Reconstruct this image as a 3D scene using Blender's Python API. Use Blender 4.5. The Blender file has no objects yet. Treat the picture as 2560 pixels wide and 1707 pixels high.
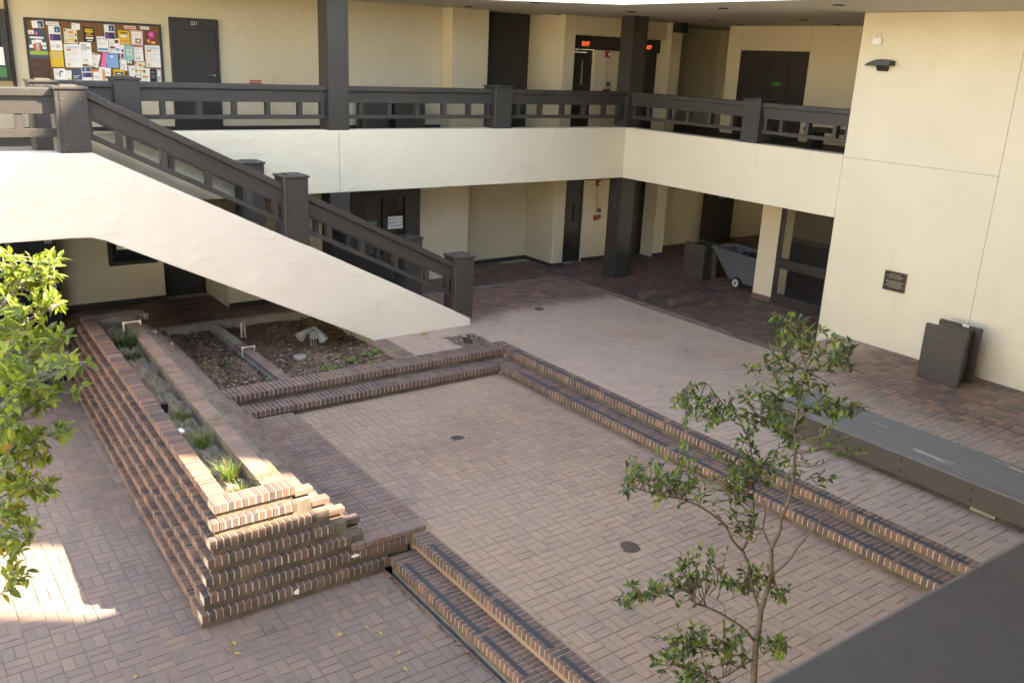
import bpy, bmesh, math, random
from mathutils import Vector, Matrix

random.seed(7)
R = random.Random(11)
SC = bpy.context.scene
COL = SC.collection

# ------------------------------------------------------------------ camera
YAW, PITCH, ROLL = -0.6377654, 0.3047421, 0.0450420
FPX = 2253.174
CAM = Vector((-13.8774, -14.8882, 4.5286))
_f = Vector((-math.sin(YAW) * math.cos(PITCH), math.cos(YAW) * math.cos(PITCH), -math.sin(PITCH)))
_r = Vector((math.cos(YAW), math.sin(YAW), 0.0))
_u = _r.cross(_f)
CR = _r * math.cos(ROLL) + _u * math.sin(ROLL)
CU = -_r * math.sin(ROLL) + _u * math.cos(ROLL)
CF = _f
cam_d = bpy.data.cameras.new('camera')
cam_d.sensor_width = 36.0
cam_d.lens = FPX / 2560.0 * 36.0
cam_d.clip_start = 0.05
cam_d.clip_end = 2000.0
cam_d.dof.use_dof = True
cam_d.dof.focus_distance = 11.5
cam_d.dof.aperture_fstop = 5.6
cam = bpy.data.objects.new('camera', cam_d)
M = Matrix((CR, CU, -CF)).transposed().to_4x4()
M.translation = CAM
cam.matrix_world = M
COL.objects.link(cam)
SC.camera = cam

# ------------------------------------------------------------------ sky, sun, exposure
SUNV = Vector((0.958, -0.687, 1.0)).normalized()       # towards the sun
SUN_EL = math.asin(SUNV.z)
SUN_AZ = math.atan2(SUNV.x, SUNV.y)
world = bpy.data.worlds.new('World')
SC.world = world
world.use_nodes = True
wn = world.node_tree.nodes
wn.clear()
wo = wn.new('ShaderNodeOutputWorld')
wb = wn.new('ShaderNodeBackground')
ws = wn.new('ShaderNodeTexSky')
ws.sky_type = 'NISHITA'
ws.sun_disc = False
ws.sun_elevation = SUN_EL
ws.sun_rotation = SUN_AZ
ws.air_density = 0.75
ws.dust_density = 0.6
ws.ozone_density = 0.3
wb.inputs['Strength'].default_value = 0.15
world.node_tree.links.new(ws.outputs[0], wb.inputs[0])
world.node_tree.links.new(wb.outputs[0], wo.inputs[0])
sl = bpy.data.lights.new('sun', 'SUN')
sl.energy = 4.2
sl.angle = math.radians(0.6)
sl.color = (1.0, 0.95, 0.86)
so = bpy.data.objects.new('sun', sl)
so.rotation_euler = (-SUNV).to_track_quat('-Z', 'Y').to_euler()
so.location = (10, -10, 30)
COL.objects.link(so)
SC.view_settings.view_transform = 'Standard'
SC.view_settings.look = 'None'
SC.view_settings.gamma = 1.0
SC.view_settings.exposure = 3.2
SC.view_settings.use_white_balance = True          # shade white balance, as the photograph has
SC.view_settings.white_balance_temperature = 8300
SC.view_settings.white_balance_tint = 12
SC.cycles.max_bounces = 6
SC.cycles.diffuse_bounces = 4
SC.cycles.glossy_bounces = 2
SC.cycles.transmission_bounces = 2
SC.cycles.transparent_max_bounces = 4
SC.cycles.use_adaptive_sampling = True
SC.cycles.adaptive_threshold = 0.02
SC.cycles.use_denoising = True

def project(P):
    d = Vector(P) - CAM
    z = d.dot(CF)
    if z < 0.05:
        return None
    return (1280 + FPX * d.dot(CR) / z, 853.5 - FPX * d.dot(CU) / z, z)
def in_frame(P, m=30):
    q = project(P)
    return q is not None and -m < q[0] < 2560 + m and -m < q[1] < 1707 + m
def unproject(px, py, dist):
    """point seen at source pixel (px,py) at depth dist"""
    d = CF + CR * ((px - 1280) / FPX) - CU * ((py - 853.5) / FPX)
    return CAM + d * dist

# ------------------------------------------------------------------ materials
MATS = {}
def new_mat(name):
    m = bpy.data.materials.new(name)
    m.use_nodes = True
    MATS[name] = m
    return m, m.node_tree.nodes, m.node_tree.links, m.node_tree.nodes['Principled BSDF']
def N(nodes, t, **kw):
    n = nodes.new(t)
    for k, v in kw.items():
        setattr(n, k, v)
    return n
def noise(nodes, links, vec, scale, detail=4, rough=0.55, dist=0.0):
    n = nodes.new('ShaderNodeTexNoise')
    n.inputs['Scale'].default_value = scale
    n.inputs['Detail'].default_value = detail
    n.inputs['Roughness'].default_value = rough
    n.inputs['Distortion'].default_value = dist
    links.new(vec, n.inputs['Vector'])
    return n.outputs['Fac']
def ramp(nodes, links, fac, stops, interp='LINEAR'):
    r = nodes.new('ShaderNodeValToRGB')
    r.color_ramp.interpolation = interp
    e = r.color_ramp.elements
    while len(e) > 1:
        e.remove(e[0])
    e[0].position = stops[0][0]
    e[0].color = tuple(stops[0][1]) + (1,)
    for p, c in stops[1:]:
        q = e.new(p)
        q.color = tuple(c) + (1,)
    links.new(fac, r.inputs['Fac'])
    return r.outputs['Color']
def mapr(nodes, links, val, a, b, c=0.0, d=1.0, smooth=False):
    n = nodes.new('ShaderNodeMapRange')
    n.interpolation_type = 'SMOOTHSTEP' if smooth else 'LINEAR'
    n.inputs['From Min'].default_value = a
    n.inputs['From Max'].default_value = b
    n.inputs['To Min'].default_value = c
    n.inputs['To Max'].default_value = d
    links.new(val, n.inputs['Value'])
    return n.outputs['Result']
def mixc(nodes, links, fac, a, b, mode='MIX'):
    n = nodes.new('ShaderNodeMix')
    n.data_type = 'RGBA'
    n.blend_type = mode
    if isinstance(fac, (int, float)):
        n.inputs['Factor'].default_value = fac
    else:
        links.new(fac, n.inputs['Factor'])
    for s, v in ((6, a), (7, b)):
        if isinstance(v, (tuple, list)):
            n.inputs[s].default_value = tuple(v) + (1,) if len(v) == 3 else v
        else:
            links.new(v, n.inputs[s])
    return n.outputs[2]
def math_n(nodes, links, op, a, b=0.0, c=0.0):
    n = nodes.new('ShaderNodeMath')
    n.operation = op
    for i, v in enumerate((a, b, c)):
        if isinstance(v, (int, float)):
            n.inputs[i].default_value = v
        else:
            links.new(v, n.inputs[i])
    return n.outputs[0]
def position(nodes):
    return nodes.new('ShaderNodeNewGeometry').outputs['Position']
def bump(nodes, links, bsdf, h, strength=0.3, dist=0.01, normal=None):
    b = nodes.new('ShaderNodeBump')
    b.inputs['Strength'].default_value = strength
    b.inputs['Distance'].default_value = dist
    links.new(h, b.inputs['Height'])
    if normal is not None:
        links.new(normal, b.inputs['Normal'])
    if bsdf is not None:
        links.new(b.outputs[0], bsdf.inputs['Normal'])
    return b.outputs[0]
def scaled(nodes, links, vec, s):
    n = nodes.new('ShaderNodeMapping')
    n.inputs['Scale'].default_value = s
    links.new(vec, n.inputs['Vector'])
    return n.outputs[0]

def plain(name, col, rough=0.6, metal=0.0, var=0.12, vscale=6.0, bumpy=0.0, bscale=60.0, spec=0.5):
    m, n, l, b = new_mat(name)
    p = position(n)
    f = noise(n, l, p, vscale, 5, 0.6)
    lo = tuple(c * (1 - var) for c in col)
    hi = tuple(min(1, c * (1 + var)) for c in col)
    l.new(ramp(n, l, f, [(0.3, lo), (0.7, hi)]), b.inputs['Base Color'])
    b.inputs['Roughness'].default_value = rough
    b.inputs['Metallic'].default_value = metal
    b.inputs['Specular IOR Level'].default_value = spec
    if bumpy:
        bump(n, l, b, noise(n, l, p, bscale, 3), bumpy, 0.004)
    return m

def stucco(name, col, strength=0.30):
    """hand trowelled plaster: sparse ridges, shallow sweeps and fine sand, with faint water stains"""
    m, n, l, b = new_mat(name)
    p = position(n)
    w = noise(n, l, p, 0.9, 3, 0.6)
    st = noise(n, l, scaled(n, l, p, (2.2, 2.2, 0.35)), 1.3, 4, 0.6)
    blot = noise(n, l, p, 3.5, 6, 0.65)
    c1 = ramp(n, l, w, [(0.3, tuple(c * 0.95 for c in col)), (0.75, tuple(min(1, c * 1.03) for c in col))])
    c2 = mixc(n, l, mapr(n, l, st, 0.58, 0.78, 0, 0.22, True), c1, (col[0] * 0.72, col[1] * 0.66, col[2] * 0.55))
    c3 = mixc(n, l, mapr(n, l, blot, 0.6, 0.78, 0, 0.16, True), c2, (col[0] * 0.75, col[1] * 0.70, col[2] * 0.62))
    l.new(c3, b.inputs['Base Color'])
    b.inputs['Roughness'].default_value = 0.88
    b.inputs['Specular IOR Level'].default_value = 0.25
    # trowel sweeps: warped, lengthened cells whose borders only show here and there
    warp = n.new('ShaderNodeTexNoise')
    warp.inputs['Scale'].default_value = 2.6
    warp.inputs['Detail'].default_value = 3
    l.new(p, warp.inputs['Vector'])
    addv = n.new('ShaderNodeVectorMath'); addv.operation = 'MULTIPLY_ADD'
    l.new(warp.outputs['Color'], addv.inputs[0])
    addv.inputs[1].default_value = (0.55, 0.55, 0.55)
    l.new(p, addv.inputs[2])
    vo = n.new('ShaderNodeTexVoronoi')
    vo.feature = 'SMOOTH_F1'
    vo.inputs['Scale'].default_value = 3.1
    vo.inputs['Smoothness'].default_value = 0.12
    l.new(scaled(n, l, addv.outputs[0], (0.75, 0.75, 1.35)), vo.inputs['Vector'])
    gate = mapr(n, l, noise(n, l, p, 1.7, 3, 0.6), 0.42, 0.62, 0.1, 1.0, True)
    cells = math_n(n, l, 'MULTIPLY', mapr(n, l, vo.outputs['Distance'], 0.25, 0.75, 0, 1), gate)
    rid = noise(n, l, scaled(n, l, addv.outputs[0], (1.2, 1.2, 3.2)), 4.2, 4, 0.6, 0.8)
    rid2 = mapr(n, l, rid, 0.52, 0.60, 0, 1, True)
    h = math_n(n, l, 'MULTIPLY_ADD', rid2, 0.35, cells)
    nb = bump(n, l, None, h, strength, 0.028)
    nb2 = bump(n, l, b, noise(n, l, p, 55, 4, 0.6), 0.18, 0.004, nb)
    return m

def attr(nodes, name='bc'):
    a = nodes.new('ShaderNodeAttribute')
    a.attribute_name = name
    return a.outputs['Fac']

BRICKS = [(0.0, (0.030, 0.024, 0.026)), (0.18, (0.062, 0.036, 0.034)), (0.40, (0.105, 0.052, 0.042)),
          (0.65, (0.150, 0.074, 0.052)), (0.85, (0.205, 0.096, 0.060)), (1.0, (0.270, 0.130, 0.070))]
def brick_mat(name, dust=0.25, dustcol=(0.23, 0.18, 0.145), lime=0.12):
    m, n, l, b = new_mat(name)
    p = position(n)
    c = ramp(n, l, attr(n), BRICKS)
    sp = noise(n, l, p, 38, 4, 0.65)
    c = mixc(n, l, mapr(n, l, sp, 0.35, 0.7, 0, 0.45), c, (0.07, 0.05, 0.045), 'MIX')
    d = noise(n, l, p, 2.3, 5, 0.65)
    c = mixc(n, l, mapr(n, l, d, 0.35, 0.7, dust * 0.35, dust, True), c, dustcol)
    e = noise(n, l, p, 5.5, 6, 0.7)
    c = mixc(n, l, mapr(n, l, e, 0.66, 0.76, 0, lime, True), c, (0.55, 0.52, 0.48))
    l.new(c, b.inputs['Base Color'])
    l.new(mapr(n, l, sp, 0.3, 0.7, 0.62, 0.92), b.inputs['Roughness'])
    bump(n, l, b, noise(n, l, p, 120, 4, 0.6), 0.25, 0.003)
    return m

def paver_mat(name, joint=False, clean=(0, 0), film=(0.265, 0.212, 0.172), kind='plaza'):
    """floor brick: kiln colours under a worn dusty film that is thin in some places and thick in others"""
    m, n, l, b = new_mat(name)
    p = position(n)
    big = noise(n, l, p, 0.42, 4, 0.55, 0.4)
    mid = noise(n, l, p, 1.6, 5, 0.6)
    sep = n.new('ShaderNodeSeparateXYZ')
    l.new(p, sep.inputs[0])
    # wear: thick film where people walk, thin along the sheltered back edge and by the wall
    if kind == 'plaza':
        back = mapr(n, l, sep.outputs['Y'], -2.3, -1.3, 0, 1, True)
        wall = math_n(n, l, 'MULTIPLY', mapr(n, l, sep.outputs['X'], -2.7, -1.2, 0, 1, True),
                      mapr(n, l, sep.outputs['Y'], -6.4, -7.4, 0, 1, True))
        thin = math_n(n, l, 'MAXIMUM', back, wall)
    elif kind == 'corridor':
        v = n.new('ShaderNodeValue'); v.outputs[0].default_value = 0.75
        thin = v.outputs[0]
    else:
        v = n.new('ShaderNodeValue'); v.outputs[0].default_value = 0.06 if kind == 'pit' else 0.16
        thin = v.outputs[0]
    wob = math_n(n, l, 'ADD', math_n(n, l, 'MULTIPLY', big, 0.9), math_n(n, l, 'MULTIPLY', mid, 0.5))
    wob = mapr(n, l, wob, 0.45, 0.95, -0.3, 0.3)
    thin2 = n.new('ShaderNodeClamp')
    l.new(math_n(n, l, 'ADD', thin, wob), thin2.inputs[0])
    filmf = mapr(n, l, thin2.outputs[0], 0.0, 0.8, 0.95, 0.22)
    tone = noise(n, l, p, 0.8, 4, 0.6)
    fc = ramp(n, l, tone, [(0.3, (film[0] * 0.83, film[1] * 0.86, film[2] * 0.95)), (0.55, film), (0.8, (film[0] * 1.12, film[1] * 1.03, film[2] * 0.93))])
    grime = noise(n, l, p, 2.2, 7, 0.72)
    gf = mapr(n, l, grime, 0.56, 0.72, 0, 0.42, True)
    spots = noise(n, l, p, 21, 2, 0.5)
    if joint:
        jc = mixc(n, l, mapr(n, l, thin2.outputs[0], 0.05, 0.6, 0, 1), tuple(c * 0.80 for c in film), (0.44, 0.38, 0.32))
        c = mixc(n, l, mapr(n, l, mid, 0.4, 0.75, 0, 0.35), jc, tuple(c * 0.5 for c in film))
    else:
        bc = attr(n)
        br = ramp(n, l, bc, BRICKS)
        fcv = mixc(n, l, 0.5, fc, mixc(n, l, bc, (film[0] * 0.89, film[1] * 0.90, film[2] * 0.93), (film[0] * 1.11, film[1] * 1.06, film[2] * 1.0)))
        c = mixc(n, l, filmf, br, fcv)
    c = mixc(n, l, gf, c, (0.10, 0.085, 0.078))
    c = mixc(n, l, mapr(n, l, spots, 0.72, 0.76, 0, 0.5, True), c, (0.06, 0.05, 0.045))
    if kind in ('low', 'pit'):
        lim = noise(n, l, p, 1.15, 6, 0.7)
        c = mixc(n, l, mapr(n, l, lim, 0.68, 0.80, 0, 0.5, True), c, (0.46, 0.44, 0.42))
    l.new(c, b.inputs['Base Color'])
    if joint:
        b.inputs['Roughness'].default_value = 0.95
    else:
        l.new(mapr(n, l, filmf, 0.1, 0.9, 0.42, 0.78), b.inputs['Roughness'])
        b.inputs['Specular IOR Level'].default_value = 0.4
    bump(n, l, b, noise(n, l, p, 90, 4, 0.6), 0.2, 0.003)
    return m

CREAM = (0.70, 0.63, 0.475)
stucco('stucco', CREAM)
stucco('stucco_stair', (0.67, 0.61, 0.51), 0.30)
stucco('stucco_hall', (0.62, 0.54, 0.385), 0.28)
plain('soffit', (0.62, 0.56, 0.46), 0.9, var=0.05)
plain('fascia', (0.78, 0.75, 0.70), 0.8, var=0.04)
def paint_mat(name, col, rough=0.42):
    m, n, l, b = new_mat(name)
    p = position(n)
    a = noise(n, l, p, 2.2, 5, 0.6)
    s = noise(n, l, p, 26, 5, 0.7)
    c = ramp(n, l, a, [(0.3, tuple(x * 0.86 for x in col)), (0.7, tuple(x * 1.1 for x in col))])
    c = mixc(n, l, mapr(n, l, s, 0.68, 0.8, 0, 0.35, True), c, tuple(min(1, x * 2.3) for x in col))
    l.new(c, b.inputs['Base Color'])
    l.new(mapr(n, l, s, 0.3, 0.7, rough - 0.08, rough + 0.16), b.inputs['Roughness'])
    bump(n, l, b, noise(n, l, p, 8, 3), 0.08, 0.006)
    return m
paint_mat('rail_paint', (0.043, 0.038, 0.033))
paint_mat('rivet_paint', (0.13, 0.12, 0.11))
paint_mat('door_paint', (0.030, 0.025, 0.021), 0.5)
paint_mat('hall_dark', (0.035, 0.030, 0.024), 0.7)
paint_mat('box_paint', (0.060, 0.052, 0.042), 0.5)
brick_mat('brick')
brick_mat('brick_dusty', 0.62, (0.265, 0.205, 0.165), 0.2)
brick_mat('brick_worn', 0.30, (0.25, 0.18, 0.14), 0.15)
plain('mortar', (0.42, 0.37, 0.29), 0.95, var=0.3, vscale=9, bumpy=0.4)
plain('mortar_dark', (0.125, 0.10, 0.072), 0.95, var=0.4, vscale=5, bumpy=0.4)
plain('concrete', (0.33, 0.29, 0.235), 0.93, var=0.25, vscale=4, bumpy=0.35)
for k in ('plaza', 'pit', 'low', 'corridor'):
    fl = {'plaza': (0.405, 0.300, 0.225), 'pit': (0.365, 0.258, 0.185), 'low': (0.225, 0.172, 0.138), 'corridor': (0.19, 0.15, 0.125)}[k]  # low tone darkened to stand in for tree shade on that walk
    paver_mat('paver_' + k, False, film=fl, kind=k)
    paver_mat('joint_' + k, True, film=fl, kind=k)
plain('asphalt_strip', (0.045, 0.045, 0.048), 0.85, var=0.2, vscale=20, bumpy=0.3)
plain('ground_fill', (0.11, 0.10, 0.085), 0.95)
plain('soil', (0.13, 0.085, 0.055), 0.98, var=0.45, vscale=8, bumpy=0.8, bscale=40)
plain('soil_dry', (0.15, 0.115, 0.085), 0.98, var=0.4, vscale=6, bumpy=0.8, bscale=40)
plain('paper_white', (0.80, 0.80, 0.79), 0.7, var=0.02)
plain('cork', (0.19, 0.092, 0.038), 0.9, var=0.2, vscale=70)
plain('black', (0.012, 0.012, 0.013), 0.5)
plain('steel', (0.55, 0.55, 0.54), 0.32, 0.9, var=0.1)
plain('pvc', (0.62, 0.56, 0.44), 0.5, var=0.12)
plain('grey_plastic', (0.095, 0.098, 0.105), 0.45, var=0.1)
plain('grey_light', (0.27, 0.27, 0.25), 0.5, var=0.15)
plain('rubber', (0.018, 0.018, 0.018), 0.75)
plain('wheel_rim', (0.55, 0.53, 0.50), 0.5)
plain('bronze', (0.30, 0.16, 0.09), 0.4, 0.6, var=0.15)
plain('bronze_text', (0.33, 0.26, 0.16), 0.5, 0.3)
plain('plaque_face', (0.022, 0.022, 0.022), 0.45)
plain('lamp_metal', (0.020, 0.022, 0.018), 0.4)
plain('red_alarm', (0.35, 0.02, 0.018), 0.4)
plain('exit_face', (0.10, 0.055, 0.04), 0.5)
plain('green_sign', (0.045, 0.19, 0.05), 0.5)
plain('green_sign_dim', (0.08, 0.24, 0.17), 0.5)
plain('iron', (0.12, 0.095, 0.075), 0.7, 0.5, var=0.3, vscale=30)
plain('rust_iron', (0.09, 0.055, 0.038), 0.85, var=0.3, vscale=30)
plain('stump_top', (0.50, 0.38, 0.22), 0.85, var=0.15, vscale=20)
plain('bark_dark', (0.045, 0.038, 0.03), 0.95, var=0.3, vscale=30)
plain('yellow_scrap', (0.50, 0.38, 0.16), 0.8)
plain('straw', (0.42, 0.32, 0.15), 0.8)
plain('window_dark', (0.012, 0.013, 0.016), 0.18)
plain('vending_blue', (0.012, 0.016, 0.035), 0.3)
plain('bench_side', (0.050, 0.043, 0.036), 0.55, var=0.15)
plain('wood_block', (0.26, 0.26, 0.20), 0.85, var=0.2)
plain('wood_brown', (0.075, 0.032, 0.014), 0.55, var=0.35, vscale=14)
def emit_mat(name, col, s):
    m, n, l, b = new_mat(name)
    b.inputs['Base Color'].default_value = tuple(col) + (1,)
    b.inputs['Emission Color'].default_value = tuple(col) + (1,)
    b.inputs['Emission Strength'].default_value = s
emit_mat('exit_letters', (0.75, 0.10, 0.035), 0.35)
emit_mat('vend_buttons', (0.40, 0.42, 0.44), 0.04)
def glass_mat():
    m, n, l, b = new_mat('glass')
    b.inputs['Base Color'].default_value = (0.55, 0.58, 0.58, 1)
    b.inputs['Roughness'].default_value = 0.03
    b.inputs['Transmission Weight'].default_value = 0.0
    b.inputs['Alpha'].default_value = 0.32
    b.inputs['Base Color'].default_value = (0.02, 0.022, 0.024, 1)
    b.inputs['Specular IOR Level'].default_value = 0.8
glass_mat()
def wood_deck():
    m, n, l, b = new_mat('deck_wood')
    p = position(n)
    g = noise(n, l, scaled(n, l, p, (9, 0.55, 9)), 6, 6, 0.7)
    c = ramp(n, l, g, [(0.3, (0.115, 0.105, 0.088)), (0.7, (0.19, 0.172, 0.145))])
    peel = noise(n, l, scaled(n, l, p, (3.0, 0.42, 3)), 2.2, 6, 0.62)
    pf = mapr(n, l, peel, 0.655, 0.675, 0, 1)
    c = mixc(n, l, pf, c, ramp(n, l, g, [(0.3, (0.33, 0.27, 0.22)), (0.7, (0.46, 0.39, 0.33))]))
    l.new(c, b.inputs['Base Color'])
    b.inputs['Roughness'].default_value = 0.72
    bump(n, l, b, g, 0.35, 0.006)
wood_deck()
def chip_mat():
    m, n, l, b = new_mat('wood_chip')
    c = ramp(n, l, attr(n), [(0, (0.045, 0.028, 0.018)), (0.4, (0.12, 0.075, 0.045)), (0.75, (0.20, 0.14, 0.095)), (1, (0.32, 0.26, 0.20))])
    l.new(c, b.inputs['Base Color'])
    b.inputs['Roughness'].default_value = 0.9
chip_mat()
def leaf_mat(name, stops, trans=0.45):
    m, n, l, b = new_mat(name)
    c = ramp(n, l, attr(n), stops)
    l.new(c, b.inputs['Base Color'])
    b.inputs['Roughness'].default_value = 0.38
    b.inputs['Specular IOR Level'].default_value = 0.5
    t = n.new('ShaderNodeBsdfTranslucent')
    tc = mixc(n, l, 1.0, c, (1.25, 1.15, 0.55), 'MULTIPLY')
    l.new(tc, t.inputs['Color'])
    mx = n.new('ShaderNodeMixShader')
    mx.inputs[0].default_value = trans
    l.new(b.outputs[0], mx.inputs[1])
    l.new(t.outputs[0], mx.inputs[2])
    l.new(mx.outputs[0], n['Material Output'].inputs['Surface'])
leaf_mat('leaf_shrub', [(0, (0.045, 0.075, 0.022)), (0.45, (0.085, 0.145, 0.030)), (0.8, (0.16, 0.24, 0.045)), (0.93, (0.24, 0.32, 0.06)), (1.0, (0.22, 0.075, 0.02))], 0.35)
leaf_mat('leaf_bright', [(0, (0.10, 0.15, 0.03)), (0.5, (0.20, 0.28, 0.05)), (0.9, (0.32, 0.38, 0.08)), (1.0, (0.36, 0.22, 0.04))], 0.5)
leaf_mat('grass', [(0, (0.060, 0.10, 0.020)), (0.5, (0.12, 0.20, 0.035)), (0.85, (0.17, 0.22, 0.05)), (1.0, (0.33, 0.28, 0.13))], 0.3)
leaf_mat('grass_dark', [(0, (0.018, 0.040, 0.010)), (0.6, (0.035, 0.075, 0.016)), (1.0, (0.16, 0.17, 0.07))], 0.3)
leaf_mat('dead_leaf', [(0, (0.10, 0.05, 0.02)), (0.5, (0.30, 0.17, 0.04)), (1.0, (0.50, 0.38, 0.08))], 0.2)
plain('bark', (0.125, 0.098, 0.075), 0.9, var=0.3, vscale=35, bumpy=0.4)
plain('bark_pale', (0.25, 0.22, 0.18), 0.9, var=0.3, vscale=35, bumpy=0.4)

# ------------------------------------------------------------------ mesh helpers
class MB:
    def __init__(s):
        s.v = []; s.f = []; s.bc = []; s.mi = []
    def quad(s, pts, bc=0.5, mi=0):
        i = len(s.v)
        s.v += [tuple(p) for p in pts]
        s.f.append(tuple(range(i, i + len(pts)))); s.bc.append(bc); s.mi.append(mi)
    def hexa(s, b, t, bc=0.5, mi=0, skip=()):
        """b, t: four lower and four upper corners, counter clockwise from above"""
        i = len(s.v)
        s.v += [tuple(p) for p in b] + [tuple(p) for p in t]
        F = {'bot': (3, 2, 1, 0), 'top': (4, 5, 6, 7), 's0': (0, 1, 5, 4), 's1': (1, 2, 6, 5), 's2': (2, 3, 7, 6), 's3': (3, 0, 4, 7)}
        for k, q in F.items():
            if k in skip:
                continue
            s.f.append(tuple(i + j for j in q)); s.bc.append(bc); s.mi.append(mi)
    def box(s, x0, x1, y0, y1, z0, z1, bc=0.5, mi=0, skip=()):
        s.hexa([(x0, y0, z0), (x1, y0, z0), (x1, y1, z0), (x0, y1, z0)],
               [(x0, y0, z1), (x1, y0, z1), (x1, y1, z1), (x0, y1, z1)], bc, mi, skip)
    def prism(s, poly, axis, a, b, bc=0.5, mi=0):
        """extrude a 2-D polygon along axis ('x','y','z') from a to b"""
        def P(u, v, w):
            return {'x': (w, u, v), 'y': (u, w, v), 'z': (u, v, w)}[axis]
        i = len(s.v); k = len(poly)
        s.v += [P(u, v, a) for u, v in poly] + [P(u, v, b) for u, v in poly]
        area = sum(poly[j][0] * poly[(j + 1) % k][1] - poly[(j + 1) % k][0] * poly[j][1] for j in range(k))
        flip = (area < 0) ^ (axis == 'y') ^ (b < a)
        lo = tuple(range(i, i + k)); hi = tuple(range(i + k, i + 2 * k))
        fs = [tuple(reversed(lo)), hi] + [(i + j, i + (j + 1) % k, i + k + (j + 1) % k, i + k + j) for j in range(k)]
        for q in fs:
            s.f.append(tuple(reversed(q)) if flip else q); s.bc.append(bc); s.mi.append(mi)
    def cyl(s, p0, p1, r0, r1=None, n=10, bc=0.5, mi=0, caps=True):
        r1 = r0 if r1 is None else r1
        p0, p1 = Vector(p0), Vector(p1)
        d = (p1 - p0)
        if d.length < 1e-6: return
        d.normalize()
        a = d.orthogonal().normalized(); b = d.cross(a)
        i = len(s.v)
        for p, r in ((p0, r0), (p1, r1)):
            for k in range(n):
                t = 2 * math.pi * k / n
                s.v.append(tuple(p + a * (r * math.cos(t)) + b * (r * math.sin(t))))
        for k in range(n):
            s.f.append((i + k, i + (k + 1) % n, i + n + (k + 1) % n, i + n + k)); s.bc.append(bc); s.mi.append(mi)
        if caps:
            s.f.append(tuple(reversed(range(i, i + n)))); s.bc.append(bc); s.mi.append(mi)
            s.f.append(tuple(range(i + n, i + 2 * n))); s.bc.append(bc); s.mi.append(mi)
    def tube(s, pts, radii, n=6, bc=0.5):
        pts = [Vector(p) for p in pts]
        rings = []
        a = None
        for k, p in enumerate(pts):
            d = (pts[min(k + 1, len(pts) - 1)] - pts[max(k - 1, 0)])
            if d.length < 1e-7: d = Vector((0, 0, 1))
            d.normalize()
            a = d.orthogonal().normalized() if a is None else (a - d * a.dot(d)).normalized()
            b = d.cross(a)
            i = len(s.v)
            for j in range(n):
                t = 2 * math.pi * j / n
                s.v.append(tuple(p + (a * math.cos(t) + b * math.sin(t)) * radii[k]))
            rings.append(i)
        for k in range(len(rings) - 1):
            for j in range(n):
                s.f.append((rings[k] + j, rings[k] + (j + 1) % n, rings[k + 1] + (j + 1) % n, rings[k + 1] + j)); s.bc.append(bc); s.mi.append(0)
        s.f.append(tuple(range(rings[-1], rings[-1] + n))); s.bc.append(bc); s.mi.append(0)
        s.f.append(tuple(reversed(range(rings[0], rings[0] + n)))); s.bc.append(bc); s.mi.append(0)
    def mesh(s, name, mats, smooth=False):
        me = bpy.data.meshes.new(name)
        me.from_pydata(s.v, [], s.f)
        if isinstance(mats, str): mats = [mats]
        for q in mats:
            me.materials.append(MATS[q])
        at = me.attributes.new('bc', 'FLOAT', 'FACE')
        at.data.foreach_set('value', s.bc)
        if len(mats) > 1:
            me.polygons.foreach_set('material_index', s.mi)
        if smooth:
            me.polygons.foreach_set('use_smooth', [True] * len(s.f))
        me.update()
        return me
    def build(s, name, mats, parent=None, smooth=False, kind=None, bevel=0.0, segs=1):
        me = s.mesh(name, mats, smooth)
        if bevel:
            bm = bmesh.new(); bm.from_mesh(me)
            bmesh.ops.remove_doubles(bm, verts=bm.verts, dist=1e-5)
            ed = [e for e in bm.edges if len(e.link_faces) == 2 and e.calc_face_angle(0) > 0.35]
            bmesh.ops.bevel(bm, geom=ed, offset=bevel, segments=segs, affect='EDGES', profile=0.6)
            bm.to_mesh(me); bm.free()
        o = bpy.data.objects.new(name, me)
        COL.objects.link(o)
        if parent is not None: o.parent = parent
        if kind: o['kind'] = kind
        return o

def thing(name, label, cat, loc=(0, 0, 0), rotz=0.0, group=None):
    o = bpy.data.objects.new(name, None)
    o.empty_display_size = 0.1
    o.location = loc
    o.rotation_euler = (0, 0, rotz)
    COL.objects.link(o)
    o['label'] = label; o['category'] = cat
    if group: o['group'] = group
    return o
def tag(o, label, cat, group=None):
    o['label'] = label; o['category'] = cat
    if group: o['group'] = group
    return o
def struct(name, mb, mat):
    o = mb.build(name, mat); o['kind'] = 'structure'
    return o
def abox(name, mat, x0, x1, y0, y1, z0, z1, parent=None, bevel=0.0):
    m = MB(); m.box(x0, x1, y0, y1, z0, z1)
    return m.build(name, mat, parent, bevel=bevel)
def text(name, body, size, loc, rot, mat, parent, align='CENTER', ext=0.0, sx=1.0):
    c = bpy.data.curves.new(name, 'FONT')
    c.body = body; c.size = size; c.extrude = ext
    c.align_x = align; c.align_y = 'CENTER'
    c.resolution_u = 2
    c.materials.append(MATS[mat])
    o = bpy.data.objects.new(name, c)
    COL.objects.link(o)
    o.location = loc; o.rotation_euler = rot; o.scale = (sx, 1, 1)
    o.parent = parent
    return o
FACE_S = (math.pi / 2, 0, 0)                 # reads from -Y
FACE_W = (math.pi / 2, 0, -math.pi / 2)      # reads from -X

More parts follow.
